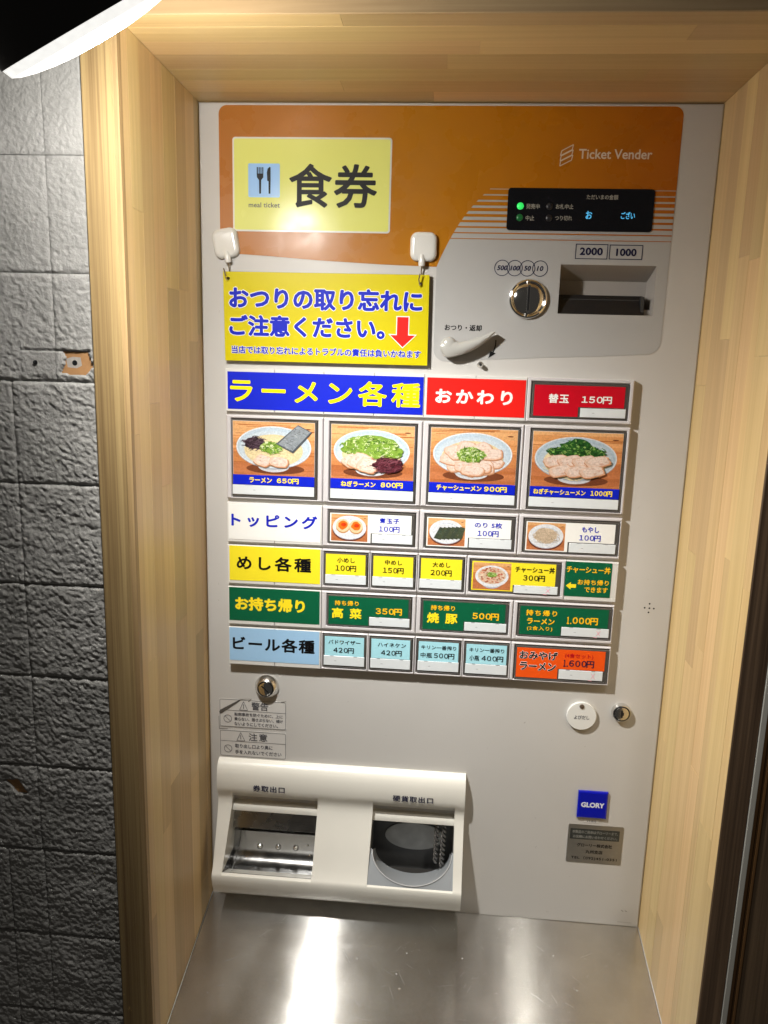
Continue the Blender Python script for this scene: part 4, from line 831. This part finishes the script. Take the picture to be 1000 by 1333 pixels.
def relief(x, d):
    wx = noise.noise(Vector((x, d, 0)) / 9.0) * 3; wd = noise.noise(Vector((x + 60, d, 5)) / 9.0) * 3
    u = (x + wx) * .86 + (d + wd) * .5; v = (d + wd) * .86 - (x + wx) * .5
    n1 = noise.noise(Vector((u / 5.6, v / 4.4, 1))); n2 = noise.noise(Vector((u / 3.0, v / 2.3, 7))); n3 = noise.noise(Vector((u / 1.9, v / 1.6, 3)))
    k = noise.noise(Vector((x, d, 2)) / 22.0)
    h = 1.05 * n1 + (1.05 + .4 * k) * n2 + .75 * n3
    h = h if h < .35 else .35 + (h - .35) * .45               # flattened tops, deeper pits
    return h + .9 * k
def block(x0, x1, d0, d1, step):
    nx = max(2, int((x1 - x0) / step)); nd = max(2, int((d1 - d0) / step)); vs = []; fs = []
    for j in range(nd + 1):
        for i in range(nx + 1):
            x = x0 + (x1 - x0) * i / nx; d = d0 + (d1 - d0) * j / nd
            e = min(x - x0, x1 - x, d - d0, d1 - d); rr = relief(x, d); wob = .8 * noise.noise(Vector((x, d, 9)) / 7)
            ev = min(x - x0, x1 - x); eh = min(d - d0, d1 - d); wv = 2.2 + noise.noise(Vector((x, d, 4)) / 9)
            if eh < wv: rr -= 2.0 * (1 - eh / wv) ** 1.3
            if ev < wv: rr -= 1.0 * (1 - ev / wv) ** 1.3
            smooth_top = max(0.42, min(1, (d + 60) / 330))
            y = YF + 2.4 - rr * smooth_top * .92
            if step < 3:
                if -89 < x < -56 and 241 < d < 261: y = YF + 1.9 - rr * .25; 
                if -90 < x < -32 and 240.2 < d < 241.6: y += 2.0
                if 240.5 < d < 260.5 and x > -60 and inside((x, d), chip): y = YF + 5.0
                if x < -105 and inside((x, d), chip2): y = YF + 5.0
            edge = .6 * wob if 0 < i < nx and 0 < j < nd else 0
            vs.append(tuple(V(x + edge, d + edge, y)))
    for j in range(nd):
        for i in range(nx):
            a = j * (nx + 1) + i; fs.append((a, a + 1, a + nx + 2, a + nx + 1))
    me = bpy.data.meshes.new('block'); me.from_pydata(vs, [], fs); me.materials.append(WALLM); me.polygons.foreach_set('use_smooth', [True] * len(fs))
    o = bpy.data.objects.new('block', me); COL.objects.link(o); o.parent = bw; o.matrix_parent_inverse = bw.matrix_basis.inverted()
ds_ = [-160, -77.6, 8.6, 94.8, 181.3, 265.3, 349.3, 436.2, 520.0, 605.8, 689.5, 777.8, 861.5, 948, 1034, 1120]
for k, (da, db) in enumerate(zip(ds_, ds_[1:])):
    j1 = [-28.4, -60.2, -150, -240, -330] if db < 266 else ([-28.4, -98.8, -190, -280, -370] if db < 690 else [-28.4, -97.4, -131.5, -220, -310])
    for xb, xa in zip(j1, j1[1:]):
        near = xb > -140 and 0 < db and da < 900
        block(xa + .15, xb - .15, da + .25, db - .25, 1.15 if near else 6.0)
b = MB(); b.prism(chip, YF + 4.6, YF + 4.4); b.prism(chip2, YF + 4.6, YF + 4.4); b.build('chipped_patch', CHIPM, bw)
b = MB(); b.revolve(-45.5, 250.0, [(2.2, YF + 4.3), (2.0, YF + 4.2)], 14); b.revolve(-76.8, 250.4, [(1.9, YF + 1.6), (1.7, YF + .9)], 14); b.build('screw_hole', BLACK, bw)
b = MB(); b.prism([(-52.6, 247), (-47, 245.2), (-40.5, 245.6), (-39.6, 252), (-44, 254.2), (-51.5, 253.6)], YF + 4.4, YF + 4.36, sides=False); b.build('filler_smear', mat('filler', (.42, .38, .34, 1), .7, var=.3, vscale=300), bw)

# lintel above the niche
lt = thing('lintel_beam', 'dark grey plastered lintel running above the pine niche', 'beam', (250, -26, -180))
b = MB(); b.box(-27.6, 760, -260, -26.2, YF + 40, YF - 1.5, 1.0); b.build('beam_face', mat('lintel_plaster', (.13, .12, .105, 1), .7, var=.15, vscale=40, bump=.3, bscale=200), lt)

# ================================================================== STEEL SHELF
def shelf_mat():
    m = bpy.data.materials.new('brushed_steel'); m.use_nodes = True; nt = m.node_tree; b = nt.nodes['Principled BSDF']
    b.inputs['Metallic'].default_value = 1; b.inputs['Base Color'].default_value = (.57, .56, .54, 1); b.inputs['Anisotropic'].default_value = .9
    tg = N(nt, 'ShaderNodeTangent', direction_type='UV_MAP'); nt.links.new(tg.outputs[0], b.inputs['Tangent'])
    tc = N(nt, 'ShaderNodeTexCoord'); mp = N(nt, 'ShaderNodeMapping'); mp.inputs['Scale'].default_value = (3, 900, 900); nt.links.new(tc.outputs['Object'], mp.inputs[0])
    nz = N(nt, 'ShaderNodeTexNoise'); nz.inputs['Scale'].default_value = 1; nz.inputs['Detail'].default_value = 4; nt.links.new(mp.outputs[0], nz.inputs['Vector'])
    n2 = N(nt, 'ShaderNodeTexNoise'); n2.inputs['Scale'].default_value = 16; n2.inputs['Detail'].default_value = 8; n2.inputs['Roughness'].default_value = .65; nt.links.new(tc.outputs['Object'], n2.inputs['Vector'])
    mr = N(nt, 'ShaderNodeMapRange'); mr.inputs[1].default_value = .3; mr.inputs[2].default_value = .75; mr.inputs[3].default_value = .13; mr.inputs[4].default_value = .20; nt.links.new(n2.outputs['Fac'], mr.inputs[0]); nt.links.new(mr.outputs[0], b.inputs['Roughness'])
    mp.inputs['Scale'].default_value = (3500, 9000, 9000)            # brushing: grooves along X tilt the surface only fore and aft
    sb = N(nt, 'ShaderNodeMath', operation='MULTIPLY_ADD'); sb.inputs[1].default_value = 3.0; sb.inputs[2].default_value = -1.5; nt.links.new(nz.outputs['Fac'], sb.inputs[0])
    cx = N(nt, 'ShaderNodeCombineXYZ'); nt.links.new(sb.outputs[0], cx.inputs[1]); ge = N(nt, 'ShaderNodeNewGeometry')
    av = N(nt, 'ShaderNodeVectorMath', operation='ADD'); nt.links.new(ge.outputs['Normal'], av.inputs[0]); nt.links.new(cx.outputs[0], av.inputs[1])
    nv = N(nt, 'ShaderNodeVectorMath', operation='NORMALIZE'); nt.links.new(av.outputs[0], nv.inputs[0]); nt.links.new(nv.outputs[0], b.inputs['Normal'])
    mr2 = N(nt, 'ShaderNodeMapRange'); mr2.inputs[1].default_value = .3; mr2.inputs[2].default_value = .7; mr2.inputs[3].default_value = .82; mr2.inputs[4].default_value = 1.06; nt.links.new(n2.outputs['Fac'], mr2.inputs[0])
    mm = N(nt, 'ShaderNodeMix', data_type='RGBA', blend_type='MULTIPLY'); mm.inputs[0].default_value = 1; mm.inputs[6].default_value = (.57, .56, .54, 1); nt.links.new(mr2.outputs[0], mm.inputs[7]); nt.links.new(mm.outputs[2], b.inputs['Base Color'])
    return m
SHELF = shelf_mat()
sh = thing('steel_shelf', 'brushed stainless steel shelf sloping towards the viewer below the machine', 'shelf', (250, 880, -100))
slope = .215
def shelfD(x, Y): return 866.2 + 1.6 * (x / 500) + (-Y) * slope
me = bpy.data.meshes.new('tray'); nx, ny = 10, 10; vs = []; fs = []; uv = []
for j in range(ny + 1):
    for i in range(nx + 1):
        x = 1.0 + 495.4 * i / nx; Y = 20 - 205 * j / ny; vs.append(tuple(V(x, shelfD(x, Y), Y)))
for j in range(ny):
    for i in range(nx):
        a = j * (nx + 1) + i; fs.append((a, a + nx + 1, a + nx + 2, a + 1))
me.from_pydata(vs, [], fs); ul = me.uv_layers.new(name='UVMap')
for l in me.loops:
    co = me.vertices[l.vertex_index].co; ul.data[l.index].uv = (co.y, co.x)
me.materials.append(SHELF); o = bpy.data.objects.new('tray', me); COL.objects.link(o); o.parent = sh; o.matrix_parent_inverse = sh.matrix_basis.inverted()
md = o.modifiers.new('thickness', 'SOLIDIFY'); md.thickness = .0015; md.offset = -1
for x in (1.0, 496.0):
    b = MB(); b.tube([V(x, shelfD(x, 0) - .6, 0), V(x, shelfD(x, -186) - .6, -186)], .8, 6); b.build('edge_bead', SATIN, sh, smooth=60)
b = MB(); b.box(.5, 497, shelfD(0, -186) , shelfD(0, -186) + 30, -184, -186.5); b.build('front_edge', SATIN, sh)
rs = random.Random(3); b = MB()
for k in range(130):                                      # dust and dried drops
    x, Y = rs.uniform(20, 480), rs.uniform(-150, -8); r = rs.choice([.2, .22, .25, .3, .3, .35, .35, .4, .5, .9]) * (1 if k % 9 else 1.2)
    b.poly([V(x + r * math.cos(t) * rs.uniform(.8, 1.2), shelfD(x, Y + r * math.sin(t)) - .12, Y + r * math.sin(t)) for t in [2 * math.pi * q / 9 for q in range(9)]])
so = b.build('dried_specks', mat('speck', (.36, .35, .33, 1), .6), sh); so['kind'] = 'stuff'
b = MB()
for k in range(85):
    x, Y = rs.uniform(30, 480), rs.uniform(-140, -12); a = rs.uniform(-1.2, 1.2); L = rs.choice([2, 3, 4, 5, 7, 9, 15]); p1 = (x + L * math.cos(a), Y + L * math.sin(a)); n_ = (-math.sin(a) * .09, math.cos(a) * .09)
    b.poly([V(x + n_[0], shelfD(x, Y) - .1, Y + n_[1]), V(p1[0] + n_[0], shelfD(p1[0], p1[1]) - .1, p1[1] + n_[1]), V(p1[0] - n_[0], shelfD(p1[0], p1[1]) - .1, p1[1] - n_[1]), V(x - n_[0], shelfD(x, Y) - .1, Y - n_[1])])
so = b.build('scratches', mat('scratch', (.60, .59, .57, 1), .35, metal=.8), sh); so['kind'] = 'stuff'

# ================================================================== SPOT LAMP
lp = thing('spot_lamp', 'black spot lamp with glowing white front hanging over the upper left corner', 'lamp', tuple(LAMP_C))
na = LAMP_N; ua = Vector((0.84, -.50, 0.0)); ua = (ua - na * ua.dot(na)).normalized(); va = na.cross(ua)
def ring(r, h, n=56): return [V(*(LAMP_C + na * h * .945 + ua * (.945 * r * math.cos(2 * math.pi * k / n)) + va * (.945 * r * math.sin(2 * math.pi * k / n)))) for k in range(n)]
SHADE = mat('black_lamp_shade', (.012, .011, .010, 1), .45, bump=.05, bscale=500)
b = MB(); b.loft([ring(62.0, .3), ring(62.0, -4), ring(60, -30), ring(50, -62), ring(42, -85), ring(40, -140), ring(34, -146)], True, True); b.build('lamp_shade', SHADE, lp, smooth=35)
gm = bpy.data.materials.new('glowing_diffuser'); gm.use_nodes = True; nt = gm.node_tree; bs = nt.nodes['Principled BSDF']; bs.inputs['Base Color'].default_value = (.8, .8, .78, 1); bs.inputs['Roughness'].default_value = .3
lw = N(nt, 'ShaderNodeTexNoise'); lw.inputs['Scale'].default_value = 30; mr = N(nt, 'ShaderNodeMapRange'); mr.inputs[3].default_value = .78; mr.inputs[4].default_value = 1.05
nt.links.new(lw.outputs['Fac'], mr.inputs[0]); nt.links.new(mr.outputs[0], bs.inputs['Emission Strength']); bs.inputs['Emission Color'].default_value = (1, .99, .95, 1)
b = MB(); b.loft([ring(61.2, .4), ring(59.0, 5.6), ring(54, 7.6), ring(45, 9.6), ring(33, 11.2), ring(20, 12.2), ring(6, 12.5)], False, True); b.build('diffuser', gm, lp, smooth=25)
LAMP_LIGHT.parent = lp; LAMP_LIGHT.matrix_parent_inverse = Matrix.Translation(V(*LAMP_C)).inverted()
b = MB(); b.tube([V(-40, -60, -330), V(-20, -30, -318), V(-8, -12, -300)], 1.0, 6); b.build('gold_wire', mat('brass_wire', (.45, .32, .10, 1), .3, metal=1), lp, smooth=60)
